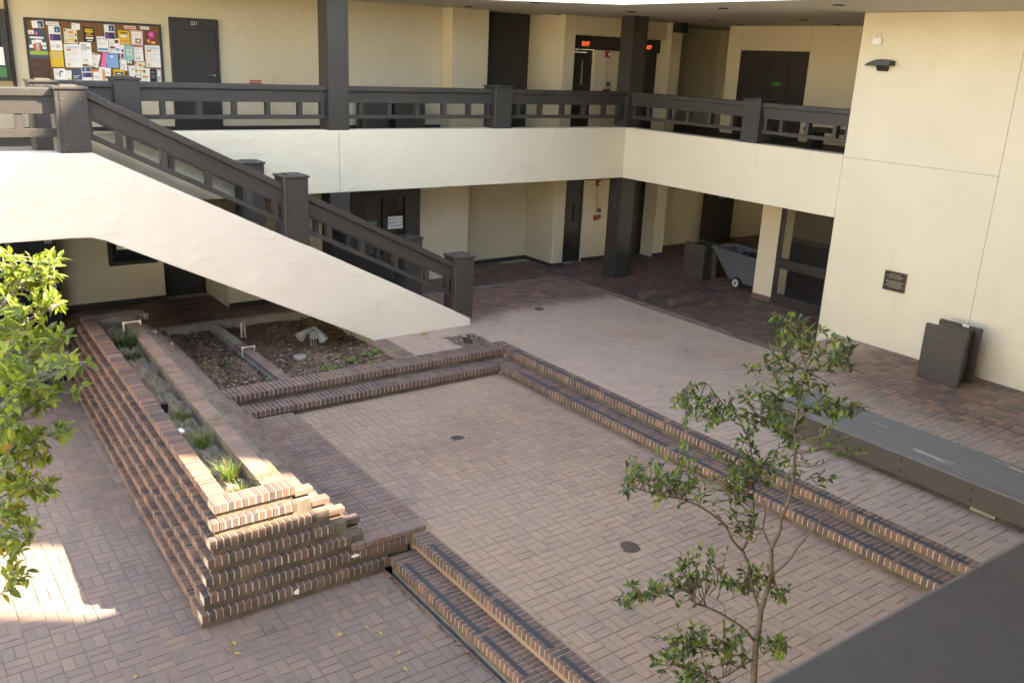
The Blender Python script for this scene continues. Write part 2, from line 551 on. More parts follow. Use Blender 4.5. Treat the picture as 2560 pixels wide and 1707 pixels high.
# ---- single bricks: shared chamfered meshes by size and colour
_bm = {}
def brick_mesh(sx, sy, sz, bc, mat):
    k = (round(sx, 3), round(sy, 3), round(sz, 3), round(bc * 9), mat)
    if k in _bm: return _bm[k]
    hx, hy, hz = sx / 2, sy / 2, sz / 2
    c = min(0.004, sx * 0.08)
    m = MB()
    v = []
    for sxx in (-1, 1):
        for syy in (-1, 1):
            for szz in (-1, 1):
                v.append({'x': (sxx * hx, syy * (hy - c), szz * (hz - c)), 'y': (sxx * (hx - c), syy * hy, szz * (hz - c)), 'z': (sxx * (hx - c), syy * (hy - c), szz * hz)})
    bm = bmesh.new()
    vs = [bm.verts.new(p) for d in v for p in d.values()]
    bmesh.ops.convex_hull(bm, input=vs)
    me = bpy.data.meshes.new('brick')
    bm.to_mesh(me); bm.free()
    me.materials.append(MATS[mat])
    at = me.attributes.new('bc', 'FLOAT', 'FACE')
    at.data.foreach_set('value', [round(bc * 9) / 9.0] * len(me.polygons))
    _bm[k] = me
    return me
def bricks(parent, lst, mat, part='brick', limit=300, stuffname='bricks', cull=True):
    """lst of (cx,cy,cz,sx,sy,sz,bc): the limit nearest in view as objects, the rest as one mesh"""
    seen, rest = [], []
    for b in lst:
        q = project(b[:3])
        if q and -20 < q[0] < 2580 and -20 < q[1] < 1727:
            seen.append((q[2] / max(b[3], b[4]), b))
        else:
            rest.append(b)
    seen.sort(key=lambda t: t[0])
    rest += [b for _, b in seen[limit:]]
    for _, b in seen[:limit]:
        o = bpy.data.objects.new(part, brick_mesh(b[3], b[4], b[5], b[6], mat))
        o.location = b[:3]
        o.parent = parent
        COL.objects.link(o)
    if rest:
        m = MB()
        for b in rest:
            x, y, z, sx, sy, sz, bc = b
            c = 0.004
            x0, x1, y0, y1, z0, z1 = x - sx / 2, x + sx / 2, y - sy / 2, y + sy / 2, z - sz / 2, z + sz / 2
            m.box(x0, x1, y0, y1, z0, z1 - c, bc, 0, ('bot', 'top'))
            m.hexa([(x0, y0, z1 - c), (x1, y0, z1 - c), (x1, y1, z1 - c), (x0, y1, z1 - c)],
                   [(x0 + c, y0 + c, z1), (x1 - c, y0 + c, z1), (x1 - c, y1 - c, z1), (x0 + c, y1 - c, z1)], bc, 0, ('bot',))
        m.build(stuffname, mat, parent, kind='stuff')
def flush_mortar(parent, mat='mortar'):
    global MBAR
    MBAR.build('mortar_bed', mat, parent)
    MBAR = MB()
def rbc(lo=0.1, hi=0.95):
    v = R.random()
    return lo + (hi - lo) * v

# =================================================================== GROUND AND PAVING
g = MB(); g.quad([(-400, -400, -0.80), (400, -400, -0.80), (400, 400, -0.80), (-400, 400, -0.80)])
struct('ground', g, 'ground_fill')

PV = 0.2032
def weave(x0, x1, y0, y1, z, inside, zf=None):
    """basket weave: pairs of bricks turned by turns"""
    out = []
    i0, i1 = int(math.floor(x0 / PV)), int(math.ceil(x1 / PV))
    j0, j1 = int(math.floor(y0 / PV)), int(math.ceil(y1 / PV))
    for i in range(i0, i1):
        for j in range(j0, j1):
            cx, cy = (i + 0.5) * PV, (j + 0.5) * PV
            for k in (-1, 1):
                if (i + j) % 2 == 0:
                    bx, by, sx, sy = cx, cy + k * PV / 4, PV - 0.007, PV / 2 - 0.007
                else:
                    bx, by, sx, sy = cx + k * PV / 4, cy, PV / 2 - 0.007, PV - 0.007
                bx0, bx1, by0, by1 = max(bx - sx / 2, x0), min(bx + sx / 2, x1), max(by - sy / 2, y0), min(by + sy / 2, y1)
                if bx1 - bx0 < 0.02 or by1 - by0 < 0.02: continue
                bx, by, sx, sy = (bx0 + bx1) / 2, (by0 + by1) / 2, bx1 - bx0, by1 - by0
                if not inside(bx, by): continue
                zz = (zf(bx, by) if zf else z) + R.uniform(-0.0022, 0.0016)
                out.append((bx, by, zz - 0.02, sx, sy, 0.04, rbc(0.05, 0.95)))
    return out
def sheet(mb, x0, x1, y0, y1, z):
    mb.quad([(x0, y0, z), (x1, y0, z), (x1, y1, z), (x0, y1, z)])

C0X, C0Y, T = -5.619, -3.557, 0.293
PX = -1.46                      # east edge of the plaza (one step down to the covered walk)
PY = 0.10                       # back edge of the plaza
WALK_Z = -0.20
EDGE_Y = -5.95
def plaza_z(x, y):
    return max(0.0, min(1.0, (x + 2.2) / 2.2)) * 0.067 if y < EDGE_Y else 0.0
# joint bed of the plaza (solid slab with real edges)
m = MB()
m.box(C0X + 0.20, PX, -14.2, PY, -0.5, -0.007)
m.box(-7.30, C0X + 0.20, -3.20, PY, -0.5, -0.007)
m.hexa([(PX, -14.2, -0.5), (0, -14.2, -0.5), (0, EDGE_Y, -0.5), (PX, EDGE_Y, -0.5)],
       [(PX, -14.2, 0.0155), (0, -14.2, 0.058), (0, EDGE_Y, 0.058), (PX, EDGE_Y, 0.0155)])
plaza = struct('plaza_pavement', m, 'joint_plaza')
TW = (-6.205, -5.625, -3.21, -2.608)           # tree well
def in_plaza(x, y):
    if TW[0] - 0.02 < x < TW[1] + 0.02 and TW[2] - 0.02 < y < TW[3] + 0.02: return False
    if (x + 3.632) ** 2 + (y + 1.888) ** 2 < 0.11 ** 2: return False
    if x < C0X + 0.2 and y < -3.2: return False
    if x < -5.36 and y > -2.20: return x < -5.36 and False
    if abs(y + 6.33) < 0.012: return False
    return True
pl = weave(C0X + 0.205, PX - 0.22, -14.0, PY - 0.12, 0, in_plaza, plaza_z)
pl += weave(-7.07, C0X + 0.195, -3.19, -2.17, 0, in_plaza, plaza_z)
pl += weave(PX - 0.21, -0.01, -14.0, EDGE_Y - 0.05, 0, in_plaza, plaza_z)
bricks(plaza, pl, 'paver_plaza', 'paver', 300, 'pavers')
# border courses along the covered walk and along the back
bl = []
y = EDGE_Y
while y < PY - 0.02:
    bl.append((PX - 0.05, y + 0.05, -0.02, 0.092, 0.094, 0.042, rbc(0.3, 1.0)))
    bl.append((PX - 0.155, y + 0.10, -0.02, 0.10, 0.192, 0.042, rbc(0.0, 0.6))) if int(round((y - EDGE_Y) / 0.1016)) % 2 == 0 else None
    y += 0.1016
x = -5.3
while x < PX - 0.22:
    bl.append((x + 0.05, PY - 0.05, -0.02, 0.094, 0.092, 0.042, rbc(0.3, 0.9))); x += 0.1016
bricks(plaza, bl, 'brick_dusty', 'border_brick', 200, 'border_bricks')

# covered walk behind and beside the plaza
m = MB()
m.box(PX, 12.0, -7.5, 8.0, -0.6, WALK_Z - 0.006)
m.box(-15.0, PX, PY, 8.0, -0.6, WALK_Z - 0.006)
walk = struct('covered_walk_floor', m, 'joint_corridor')
wl = weave(PX + 0.01, 7.9, -5.9, 2.3, WALK_Z, lambda x, y: True)
wl += weave(-6.9, PX, PY + 0.02, 2.55, WALK_Z, lambda x, y: True)
wl += weave(-11.8, -6.9, 0.15, 2.5, WALK_Z, lambda x, y: True)
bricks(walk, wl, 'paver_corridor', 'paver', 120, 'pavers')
# two low brick kerbs by the column
for (ya, xa, xb, lab) in ((-1.80, -0.80, 0.10, 'low brick kerb on the covered walk, nearer the dark corner column'), (-2.50, -0.62, 0.30, 'low brick kerb on the covered walk, nearer the glazed doors')):
    k = thing('brick_kerb', lab, 'kerb', (0, 0, 0), group='low kerbs on the covered walk')
    mm = MB(); mm.box(xa, xb, ya + 0.01, ya + 0.19, WALK_Z - 0.01, WALK_Z + 0.095); mm.build('bed', 'mortar_dark', k)
    x = xa; lst = []
    while x < xb:
        lst.append((x + 0.033, ya + 0.1, WALK_Z + 0.062, 0.057, 0.20, 0.105, rbc(0.15, 0.8))); x += 0.0667
    bricks(k, lst, 'brick', 'brick', 40)

# pit
PITZ, LOWZ = -0.316, -0.632
m = MB()
m.box(-9.60, C0X - T + 0.05, -14.2, C0Y - T + 0.05, -0.75, PITZ - 0.007)
pit = struct('pit_pavement', m, 'joint_pit')
def in_pit(x, y):
    for cx, cy in ((-7.841, -5.626), (-7.793, -8.918)):
        if (x - cx) ** 2 + (y - cy) ** 2 < 0.10 ** 2: return False
    if abs(y + 7.65) < 0.014: return False
    return not (x < -9.36 and y > -7.6)
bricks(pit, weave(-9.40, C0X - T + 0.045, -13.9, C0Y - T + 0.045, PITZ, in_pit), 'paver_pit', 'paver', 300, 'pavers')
# lower walk on the left
m = MB()
m.box(-16.0, -9.92, -14.2, -0.02, -0.79, LOWZ - 0.007)
low = struct('lower_pavement', m, 'joint_low')
def in_low(x, y):
    return not (x > -11.70 and y > -7.45) and abs(y + 6.08) > 0.008
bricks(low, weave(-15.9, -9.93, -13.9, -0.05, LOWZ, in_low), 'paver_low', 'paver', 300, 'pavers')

# =================================================================== STEPS
MBAR = MB()
def row_x(x0, x1, yf, depth, ztop, h=0.092, mod=0.0667, lo=0.1, hi=0.9, out=None, jit=0.002):
    """rowlock course running along X, front face at yf, going back +Y"""
    MBAR.box(x0 + 0.004, x1 - 0.004, yf + 0.0065, yf + depth - 0.006, ztop - h + 0.004, ztop - 0.0055)
    k = int(round((x1 - x0) / mod)); md = (x1 - x0) / k
    for i in range(k):
        out.append((x0 + (i + 0.5) * md, yf + depth / 2 + R.uniform(-jit, jit), ztop - h / 2 + R.uniform(-0.001, 0.001), md - 0.0095, depth - 0.005, h, rbc(lo, hi)))
def row_y(y0, y1, xf, depth, ztop, h=0.092, mod=0.0667, lo=0.1, hi=0.9, out=None, sgn=1, shear=0.0, yref=0.0, jit=0.002):
    xa, xb = (xf + 0.0065, xf + depth - 0.006) if sgn > 0 else (xf - depth + 0.006, xf - 0.0065)
    s0, s1 = shear * (y0 - yref), shear * (y1 - yref)
    MBAR.hexa([(xa + s0, y0 + 0.004, ztop - h + 0.004), (xb + s0, y0 + 0.004, ztop - h + 0.004), (xb + s1, y1 - 0.004, ztop - h + 0.004), (xa + s1, y1 - 0.004, ztop - h + 0.004)],
              [(xa + s0, y0 + 0.004, ztop - 0.0055), (xb + s0, y0 + 0.004, ztop - 0.0055), (xb + s1, y1 - 0.004, ztop - 0.0055), (xa + s1, y1 - 0.004, ztop - 0.0055)])
    k = int(round((y1 - y0) / mod)); md = (y1 - y0) / k
    for i in range(k):
        yy = y0 + (i + 0.5) * md
        out.append((xf + shear * (yy - yref) + sgn * depth / 2 + R.uniform(-jit, jit), yy, ztop - h / 2 + R.uniform(-0.001, 0.001), depth - 0.005, md - 0.0095, h, rbc(lo, hi)))
H = 0.158
ps = MB()      # mortar body
ps.box(-10.36, C0X + 0.2, C0Y + 0.035, -3.20, -0.7, -0.012)
ps.box(-10.1, C0X, C0Y - T + 0.04, C0Y + 0.034, -0.7, -H - 0.012)
ps.box(C0X + 0.036, C0X + 0.199, -14.2, C0Y + 0.034, -0.7, -0.012)
ps.box(C0X - T + 0.04, C0X + 0.035, -14.2, C0Y - T + 0.039, -0.7, -H - 0.012)
steps = ps.build('pit_steps', 'mortar'); steps['kind'] = 'structure'
lst = []
row_x(-10.35, C0X, C0Y, 0.178, 0.0, out=lst, lo=0.15, hi=0.8)
row_x(-10.35, C0X + 0.2, C0Y + 0.180, 0.178, 0.0, out=lst, lo=0.15, hi=0.8)
row_x(-10.12, C0X - T, C0Y - T, 0.19, -H, out=lst, lo=0.15, hi=0.8)
row_x(-10.12, C0X, C0Y - T + 0.192, 0.13, -H, out=lst, lo=0.15, hi=0.8)
row_y(-14.0, C0Y + 0.178, C0X, 0.20, 0.0, out=lst, lo=0.1, hi=1.0)
row_y(-14.0, C0Y - T + 0.19, C0X - T, 0.19, -H, out=lst, lo=0.1, hi=0.9)
row_y(-14.0, C0Y - T + 0.19, C0X - T + 0.192, 0.13, -H, out=lst, lo=0.1, hi=0.9)
bricks(steps, lst, 'brick_worn', 'brick', 300)
flush_mortar(steps)
# dark mortar risers under the nosings
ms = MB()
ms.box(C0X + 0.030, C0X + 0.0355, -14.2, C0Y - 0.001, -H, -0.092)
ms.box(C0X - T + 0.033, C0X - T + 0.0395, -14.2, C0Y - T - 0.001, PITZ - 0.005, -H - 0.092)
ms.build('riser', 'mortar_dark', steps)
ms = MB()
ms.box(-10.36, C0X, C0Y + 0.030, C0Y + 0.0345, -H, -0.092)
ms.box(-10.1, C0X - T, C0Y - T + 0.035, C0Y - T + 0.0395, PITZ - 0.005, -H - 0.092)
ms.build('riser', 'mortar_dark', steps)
def strip(parent, x0, x1, ya, yb, z, gaps=0.16):
    y = ya
    while y > yb:
        L = R.uniform(0.5, 1.7) if R.random() > gaps else R.uniform(0.1, 0.3)
        y2 = max(yb, y - L)
        mm = MB(); dx = R.uniform(-0.003, 0.003)
        mm.box(x0 + dx, x1 + dx, y2, y, z + 0.001, z + 0.0045)
        mm.build('grip_strip', 'asphalt_strip', parent)
        y = y2 - R.choice((0.012, 0.05, 0.14, 0.07))
strip(steps, C0X + 0.045, C0X + 0.088, C0Y - 0.15, -13.9, 0.0)
strip(steps, C0X - T + 0.045, C0X - T + 0.088, C0Y - T - 0.4, -13.9, -H)

D0, D1 = -9.622, -9.90
dy = -7.55
ds = MB()
ds.box(D0 + 0.036, D0 + 0.2, -14.2, dy, -0.78, PITZ - 0.012)
ds.box(D1 + 0.036, D0 + 0.035, -14.2, dy, -0.78, PITZ - H - 0.012)
lsteps = ds.build('lower_steps', 'mortar'); lsteps['kind'] = 'structure'
lst = []
row_y(-14.0, dy, D0, 0.20, PITZ, out=lst, lo=0.05, hi=0.8)
row_y(-14.0, dy, D1, 0.19, PITZ - H, out=lst, lo=0.05, hi=0.8)
row_y(-14.0, dy, D1 + 0.192, 0.115, PITZ - H, out=lst, lo=0.05, hi=0.8)
bricks(lsteps, lst, 'brick_worn', 'brick', 300)
flush_mortar(lsteps)
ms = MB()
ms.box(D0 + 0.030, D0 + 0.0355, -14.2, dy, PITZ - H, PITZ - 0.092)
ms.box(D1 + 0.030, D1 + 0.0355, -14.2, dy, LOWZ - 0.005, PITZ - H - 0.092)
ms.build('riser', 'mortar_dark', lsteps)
strip(lsteps, D0 + 0.05, D0 + 0.098, dy - 0.25, -13.9, PITZ, 0.05)
strip(lsteps, D1 + 0.05, D1 + 0.098, dy - 0.2, -13.9, PITZ - H, 0.05)

# =================================================================== PLANTER
planter = thing('brick_planter', 'long stepped brick planter of seven projecting courses, filled with weeds', 'planter', (0, 0, 0))
SH, YR = 0.036, -7.32
def sx_(y): return SH * (y - YR)
TOP = 0.474
core = MB()
XR = [-10.80, -10.62, -10.45, -10.285, -10.115]
for i in range(7):
    zt = TOP - H * i
    xl = -11.606 - 0.0405 * i + 0.035
    yf = -7.321 - 0.041 * i + 0.035
    yb = -0.355 + 0.09 * i
    xr = XR[min(i, 4)] - 0.03
    zb = zt - H
    if i == 0:
        # hollow top: left wall, front wall, right wall, back wall
        for (xa, xb, ya, yb2) in ((xl, -11.43, yf, yb), (-11.43, xr, yf, -7.13), (-11.085, xr, -7.13, yb), (-11.43, -11.085, -0.66, yb)):
            core.hexa([(xa + sx_(ya), ya, zb), (xb + sx_(ya), ya, zb), (xb + sx_(yb2), yb2, zb), (xa + sx_(yb2), yb2, zb)],
                      [(xa + sx_(ya), ya, zt - 0.012), (xb + sx_(ya), ya, zt - 0.012), (xb + sx_(yb2), yb2, zt - 0.012), (xa + sx_(yb2), yb2, zt - 0.012)])
    else:
        core.hexa([(xl, yf, zb - 0.02), (xr, yf, zb - 0.02), (xr + sx_(yb), yb, zb - 0.02), (xl + sx_(yb), yb, zb - 0.02)],
                  [(xl, yf, zt - 0.012), (xr, yf, zt - 0.012), (xr + sx_(yb), yb, zt - 0.012), (xl + sx_(yb), yb, zt - 0.012)])
core.box(-11.84, -9.93, -7.52, -7.2, LOWZ - 0.02, PITZ - H - 0.012)
core.box(-11.80, -9.65, -7.49, -7.2, LOWZ, PITZ - 0.012)
core.build('core', 'mortar_dark', planter)
fb, lb, rb = [], [], []
for i in range(7):
    zt = TOP - H * i
    dep = 0.18 if i == 0 else 0.125
    yf = -7.321 - 0.041 * i
    xl = -11.606 - 0.0405 * i
    row_y(yf + 0.12, -0.355 + 0.09 * i, xl, dep, zt, out=lb, shear=SH, yref=YR, lo=0.1, hi=1.0, jit=0.003)
    xr = [-10.80, -10.80, -10.62, -10.465, -10.298, D0, D1][i]
    row_x(xl, xr, yf, 0.19 if i == 0 else 0.125, zt, out=fb, lo=0.05, hi=0.75, jit=0.003)
# courses stepping down on the plinth side
row_y(-7.13, -0.66, -11.085, 0.19, TOP, out=rb, shear=SH, yref=YR, lo=0.45, hi=0.95)
for j in range(1, 5):
    yend = -0.9 if j < 3 else (-3.58 if j > 2 else -0.9)
    row_y(-7.30, yend, XR[j - 1] - 0.09, XR[j] - XR[j - 1] + 0.09, TOP - H * j, out=rb, shear=SH, yref=YR, lo=0.1, hi=0.8)
    rb.append(((XR[j - 1] + XR[j]) / 2 - 0.005, -7.255, TOP - H * (j - 1) - 0.062 - 0.032, 0.185, 0.10, 0.06, rbc(0.2, 0.6)))
row_x(-11.20 + 0.2, -10.62 + 0.2, -0.66, 0.30, TOP, out=rb, lo=0.2, hi=0.7)
flush_mortar(planter)
bricks(planter, fb, 'brick', 'brick', 130)
bricks(planter, lb, 'brick', 'brick', 170)
bricks(planter, rb, 'brick_dusty', 'coping_brick', 200, 'coping_bricks')
# white lime scars on the front courses
sc = MB()
for (x, y, z, w, h) in ((-10.93, -7.571, -0.53, 0.032, 0.06), (-10.28, -7.531, -0.355, 0.06, 0.035)):
    pts = [(x + math.cos(t) * w * R.uniform(0.6, 1.1), y, z + math.sin(t) * h * 0.6 * R.uniform(0.6, 1.1)) for t in [k * 0.7 for k in range(9)]]
    sc.quad(pts)
sc.build('lime_scar', 'paper_white', planter)
# soil
sm = MB()
nx, ny = 6, 70
for a in range(nx):
    for b in range(ny):
        def pt(a, b):
            y = -7.14 + 6.5 * b / ny
            return (-11.43 + 0.345 * a / nx + sx_(y), y, TOP - 0.14 + 0.03 * math.sin(a * 2.1 + b * 0.7) + 0.02 * math.sin(b * 1.9))
        sm.quad([pt(a, b), pt(a + 1, b), pt(a + 1, b + 1), pt(a, b + 1)])
so_ = sm.build('planter_soil', 'soil_dry'); so_['kind'] = 'stuff'
so_['label'] = 'dry soil filling the long brick planter'; so_['category'] = 'soil'

# plinth of flat bricks beside the planter
PLZ = -0.25
m = MB(); m.box(-10.27, -9.45, -7.50, -3.85, PITZ - 0.1, PLZ - 0.010)
plinth = m.build('plinth', 'mortar'); plinth['kind'] = 'structure'
lst = []
# front course of headers
for i in range(8):
    lst.append((-10.225 + 0.1017 * i + 0.02, -7.52 + 0.098, PLZ - 0.03, 0.092, 0.192, 0.06, rbc(0.3, 0.75)))
lst.append((-10.262, -7.47, PLZ - 0.03, 0.06, 0.09, 0.06, 0.5))
y = -7.32
while y < -3.90:
    for c in range(4):
        if c == 0 and y < -6.9: pass
        lst.append((-10.13 + 0.2035 * c + (0.10 if False else 0), y + 0.047, PLZ - 0.03 + R.uniform(-0.002, 0.002), 0.193, 0.093, 0.06, rbc(0.3, 0.8)))
    y += 0.1017
bricks(plinth, lst, 'brick_dusty', 'brick', 180)

# =================================================================== BEDS UNDER THE STAIR
BEDZ = -0.13
def bed(name, x0, x1, y0, y1, lab):
    mm = MB(); nx, ny = 18, 20
    hh = [[BEDZ + R.uniform(-0.02, 0.02) + 0.03 * math.sin(i * 0.7) * math.cos(j * 0.5) for j in range(ny + 1)] for i in range(nx + 1)]
    for i in range(nx):
        for j in range(ny):
            q = lambda a, b: (x0 + (x1 - x0) * a / nx, y0 + (y1 - y0) * b / ny, hh[a][b])
            mm.quad([q(i, j), q(i + 1, j), q(i + 1, j + 1), q(i, j + 1)])
    o = mm.build(name, 'soil', smooth=True); o['kind'] = 'stuff'
    o['label'] = lab; o['category'] = 'soil'
    ch = MB()
    for k in range(2600):
        x, y = R.uniform(x0 + 0.02, x1 - 0.02), R.uniform(y0 + 0.02, y1 - 0.02)
        if R.random() > 0.35 + 0.65 * min(1, max(0, (-1.2 - y) / 1.2)): continue
        s = R.uniform(0.008, 0.030)
        c = Vector((x, y, BEDZ + R.uniform(0.0, 0.03)))
        rot = Matrix.Rotation(R.uniform(0, 6.28), 3, 'Z') @ Matrix.Rotation(R.uniform(-0.7, 0.7), 3, 'X')
        a, b2, d = s, s * R.uniform(0.4, 0.8), s * R.uniform(0.2, 0.4)
        P = [c + rot @ Vector(t) for t in ((-a, -b2, -d), (a, -b2 * 0.6, -d), (a * 0.8, b2, -d), (-a, b2 * 0.7, -d), (-a * 0.8, -b2, d), (a * 0.9, -b2 * 0.5, d), (a * 0.7, b2 * 0.8, d), (-a * 0.9, b2 * 0.6, d))]
        ch.hexa(P[:4], P[4:], R.random() ** 1.2, 0, ('bot',))
    oc = ch.build('wood_chips', 'wood_chip'); oc['kind'] = 'stuff'
    oc['label'] = lab.replace('dark soil', 'wood chips scattered'); oc['category'] = 'wood chips'
bed('bed_soil', -10.30, -9.315, -3.20, -0.05, 'dark soil of the planting bed beside the stepped planter')
bed('bed_soil', -9.165, -7.0, -3.20, -0.05, 'dark soil of the planting bed under the staircase')
dv = thing('bed_divider', 'low weathered concrete and brick divider between the two planting beds', 'kerb')
m = MB(); m.box(-9.32, -9.16, -3.20, 0.04, -0.5, -0.010); m.build('wall', 'concrete', dv, bevel=0.006)
lst = []; row_y(-3.19, -1.35, -9.325, 0.17, 0.0, h=0.06, out=lst, lo=0.2, hi=0.7)
bricks(dv, lst, 'brick_dusty', 'brick', 40)
flush_mortar(dv)
bk = thing('bed_kerb', 'low concrete kerb closing the planting beds along the covered walk', 'kerb')
m = MB(); m.box(-10.30, -5.5, -0.05, PY, -0.5, -0.004); m.build('wall', 'concrete', bk, bevel=0.006)
ek = thing('bed_edging', 'brick edging course between the bed and the stair foot', 'kerb')
m = MB(); m.box(-7.29, -7.09, -3.19, -2.20, -0.5, -0.006); m.build('bed', 'mortar', ek)
lst = []; row_y(-3.185, -2.21, -7.30, 0.22, 0.001, h=0.1, out=lst, lo=0.15, hi=0.6)
bricks(ek, lst, 'brick_dusty', 'brick', 40)
flush_mortar(ek)
# tree well, stump
m = MB(); m.box(TW[0], TW[1], TW[2], TW[3], -0.02, -0.004)
m.build('well_gravel', 'soil_dry', plaza)
ch = MB()
for k in range(700):
    s = R.uniform(0.005, 0.013); x, y = R.uniform(TW[0] + .01, TW[1] - .01), R.uniform(TW[2] + .01, TW[3] - .01)
    ch.box(x - s, x + s, y - s * .7, y + s * .7, -0.01, 0.002 + s * 0.4, R.uniform(0.3, 1.0), 0, ('bot',))
gv = ch.build('well_gravel_stones', 'wood_chip', plaza, kind='stuff')
st = thing('tree_stump', 'small freshly cut tree stump in the square gravel well', 'stump', (-6.02, -3.0, 0))
m = MB(); m.tube([(0.05, -0.03, -0.02), (0.02, -0.01, 0.04), (0, 0, 0.10)], [0.075, 0.06, 0.062], 12); m.build('trunk', 'bark_dark', st)
m = MB(); m.cyl((0, 0, 0.1005), (0.002, 0, 0.106), 0.060, 0.058, 14); m.build('cut_face', 'stump_top', st)
tw = MB(); tw.tube([(0.25, 0.02, 0.005), (0.33, 0.08, 0.02), (0.42, 0.10, 0.015)], [0.008, 0.006, 0.003], 5); tw.build('twig', 'bark_dark', st)

# =================================================================== BUILDING: parapets, decks, columns, walls
ZT, ZB = 3.18, 2.09
DECK = 2.97
CEIL = 5.48
ROOFZ = 5.86
bp = thing('balcony_parapet', 'long cream stucco balcony band across the back of the courtyard', 'parapet')
m = MB(); m.box(-11.32, -0.001, 0.0, 0.30, ZB, ZT); m.build('band', 'stucco', bp, bevel=0.018, segs=2)
m = MB(); m.box(-6.830, -6.822, -0.003, 0.0, ZB + 0.03, ZT - 0.03); m.build('control_joint', 'concrete', bp)
rp = thing('balcony_parapet', 'cream stucco balcony band turning the corner above the glazed doors', 'parapet')
m = MB(); m.box(0.0, 0.30, -5.483, 0.30, ZB, ZT); m.build('band', 'stucco', rp, bevel=0.018, segs=2)
dk = thing('balcony_deck', 'upper gallery floor slab behind the balcony railings', 'balcony')
m = MB(); m.box(-14.6, 12, 0.301, 8.0, 2.55, DECK); m.box(0.301, 12, -12.0, 0.300, 2.55, DECK); m.build('slab', 'hall_dark', dk)
m = MB(); m.box(-14.6, 12, 0.31, 8.0, 2.38, 2.545); m.box(0.31, 12, -12, 0.305, 2.38, 2.545); m.build('ceiling', 'soffit', dk)

wall = thing('courtyard_wall', 'tall plain cream stucco wall rising on the east side of the courtyard', 'wall')
m = MB(); m.box(0.0, 0.35, -14.4, -5.4835, -0.3, CEIL); m.build('wall_face', 'stucco', wall, bevel=0.012)
m = MB(); m.box(-0.0035, 0.0, -8.168, -8.160, 0.06, CEIL); m.build('control_joint', 'concrete', wall)
m = MB(); m.box(-0.0035, 0.0, -8.160, -5.50, 3.142, 3.150); m.build('control_joint', 'concrete', wall)
# tall unseen block, sized to shade the court, and the roof overhang
ew = thing('east_shade_block', 'unseen tall block above the courtyard wall, sized to shade the court', 'building')
m = MB(); m.box(0.0, 12.0, -14.4, 14.0, ROOFZ + 0.01, 15.8); m.build('wall', 'stucco', ew)
rf = thing('roof_overhang', 'flat roof overhang with pale fascia and plastered soffit around the court', 'roof')
RX, RY, RSY = -2.70, -0.35, -11.3
RC = -2.60                      # the inner corner of the eaves is cut off at 45 degrees
eave = [(12, RSY), (12, 9.0), (-14.6, 9.0), (-14.6, RY), (RX + RC - RY, RY), (RX, RC), (RX, RSY)]
m = MB(); m.prism(eave, 'z', CEIL + 0.001, ROOFZ); m.build('slab', 'soffit', rf)
m = MB()
for (a, b) in (((-14.6, RY), (RX + RC - RY, RY)), ((RX + RC - RY, RY), (RX, RC)), ((RX, RC), (RX, RSY))):
    a, b = Vector(a), Vector(b); nrm = Vector(((b - a).y, -(b - a).x)).normalized() * 0.03
    if nrm.dot(Vector((-1, -1))) < 0: nrm = -nrm
    e0, e1 = nrm * 0.05, nrm
    m.hexa([(a.x + e1.x, a.y + e1.y, CEIL - 0.01), (b.x + e1.x, b.y + e1.y, CEIL - 0.01), (b.x + e0.x, b.y + e0.y, CEIL - 0.01), (a.x + e0.x, a.y + e0.y, CEIL - 0.01)],
           [(a.x + e1.x, a.y + e1.y, ROOFZ + 0.02), (b.x + e1.x, b.y + e1.y, ROOFZ + 0.02), (b.x + e0.x, b.y + e0.y, ROOFZ + 0.02), (a.x + e0.x, a.y + e0.y, ROOFZ + 0.02)])
m.build('fascia', 'fascia', rf)
ww = thing('west_bounce_wall', 'unseen wall added to the west to bounce sunlight into the court', 'building')
m = MB(); m.box(-30.5, -30.0, -34, 14, -0.8, 7.5); m.build('wall', 'stucco', ww)  # added out of view, bounces warm sunlight into the court
st_ = thing('south_east_shade_block', 'unseen tall south east block, shaped to leave a narrow strip of sun', 'building')
m = MB(); m.prism([(0.0, -15.9), (0.0, -30.0), (14.0, -40.0), (14.0, -26.2)], 'z', -0.8, 15.8); m.build('wall', 'stucco', st_)  # unseen, added to block sky glow; slanted to let the sun strip pass
srf = thing('south_roof', 'flat roof of the south gallery above the viewpoint', 'roof')
m = MB(); m.box(-15.0, 12, -24, RSY - 0.001, CEIL + 0.001, ROOFZ); m.build('slab', 'soffit', srf)
sw = thing('south_gallery', 'south gallery the courtyard is seen from', 'building')
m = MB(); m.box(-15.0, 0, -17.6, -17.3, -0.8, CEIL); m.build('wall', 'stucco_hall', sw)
m = MB(); m.box(-15.0, 0, -17.3, -14.41, 2.55, DECK); m.build('deck', 'hall_dark', sw)
m = MB(); m.box(-15.0, 0, -14.72, -14.41, ZB, ZT); m.build('parapet', 'stucco', sw)
# downlights in the soffit
for k, (x, y) in enumerate([(-3.15, 1.59), (-3.55, -1.2), (-0.65, 1.79), (-1.09, -1.06), (-1.42, -3.70), (-1.61, -6.11), (1.80, -2.89), (3.35, -2.60), (3.30, 0.0), (1.92, -0.41)]):
    d = MB(); d.cyl((x, y, CEIL - 0.012), (x, y, CEIL + 0.0005), 0.085, 0.085, 16)
    o = d.build('downlight', 'black')
    tag(o, 'small round recessed downlight in the plastered soffit, unlit', 'downlight', 'recessed downlights in the soffit')

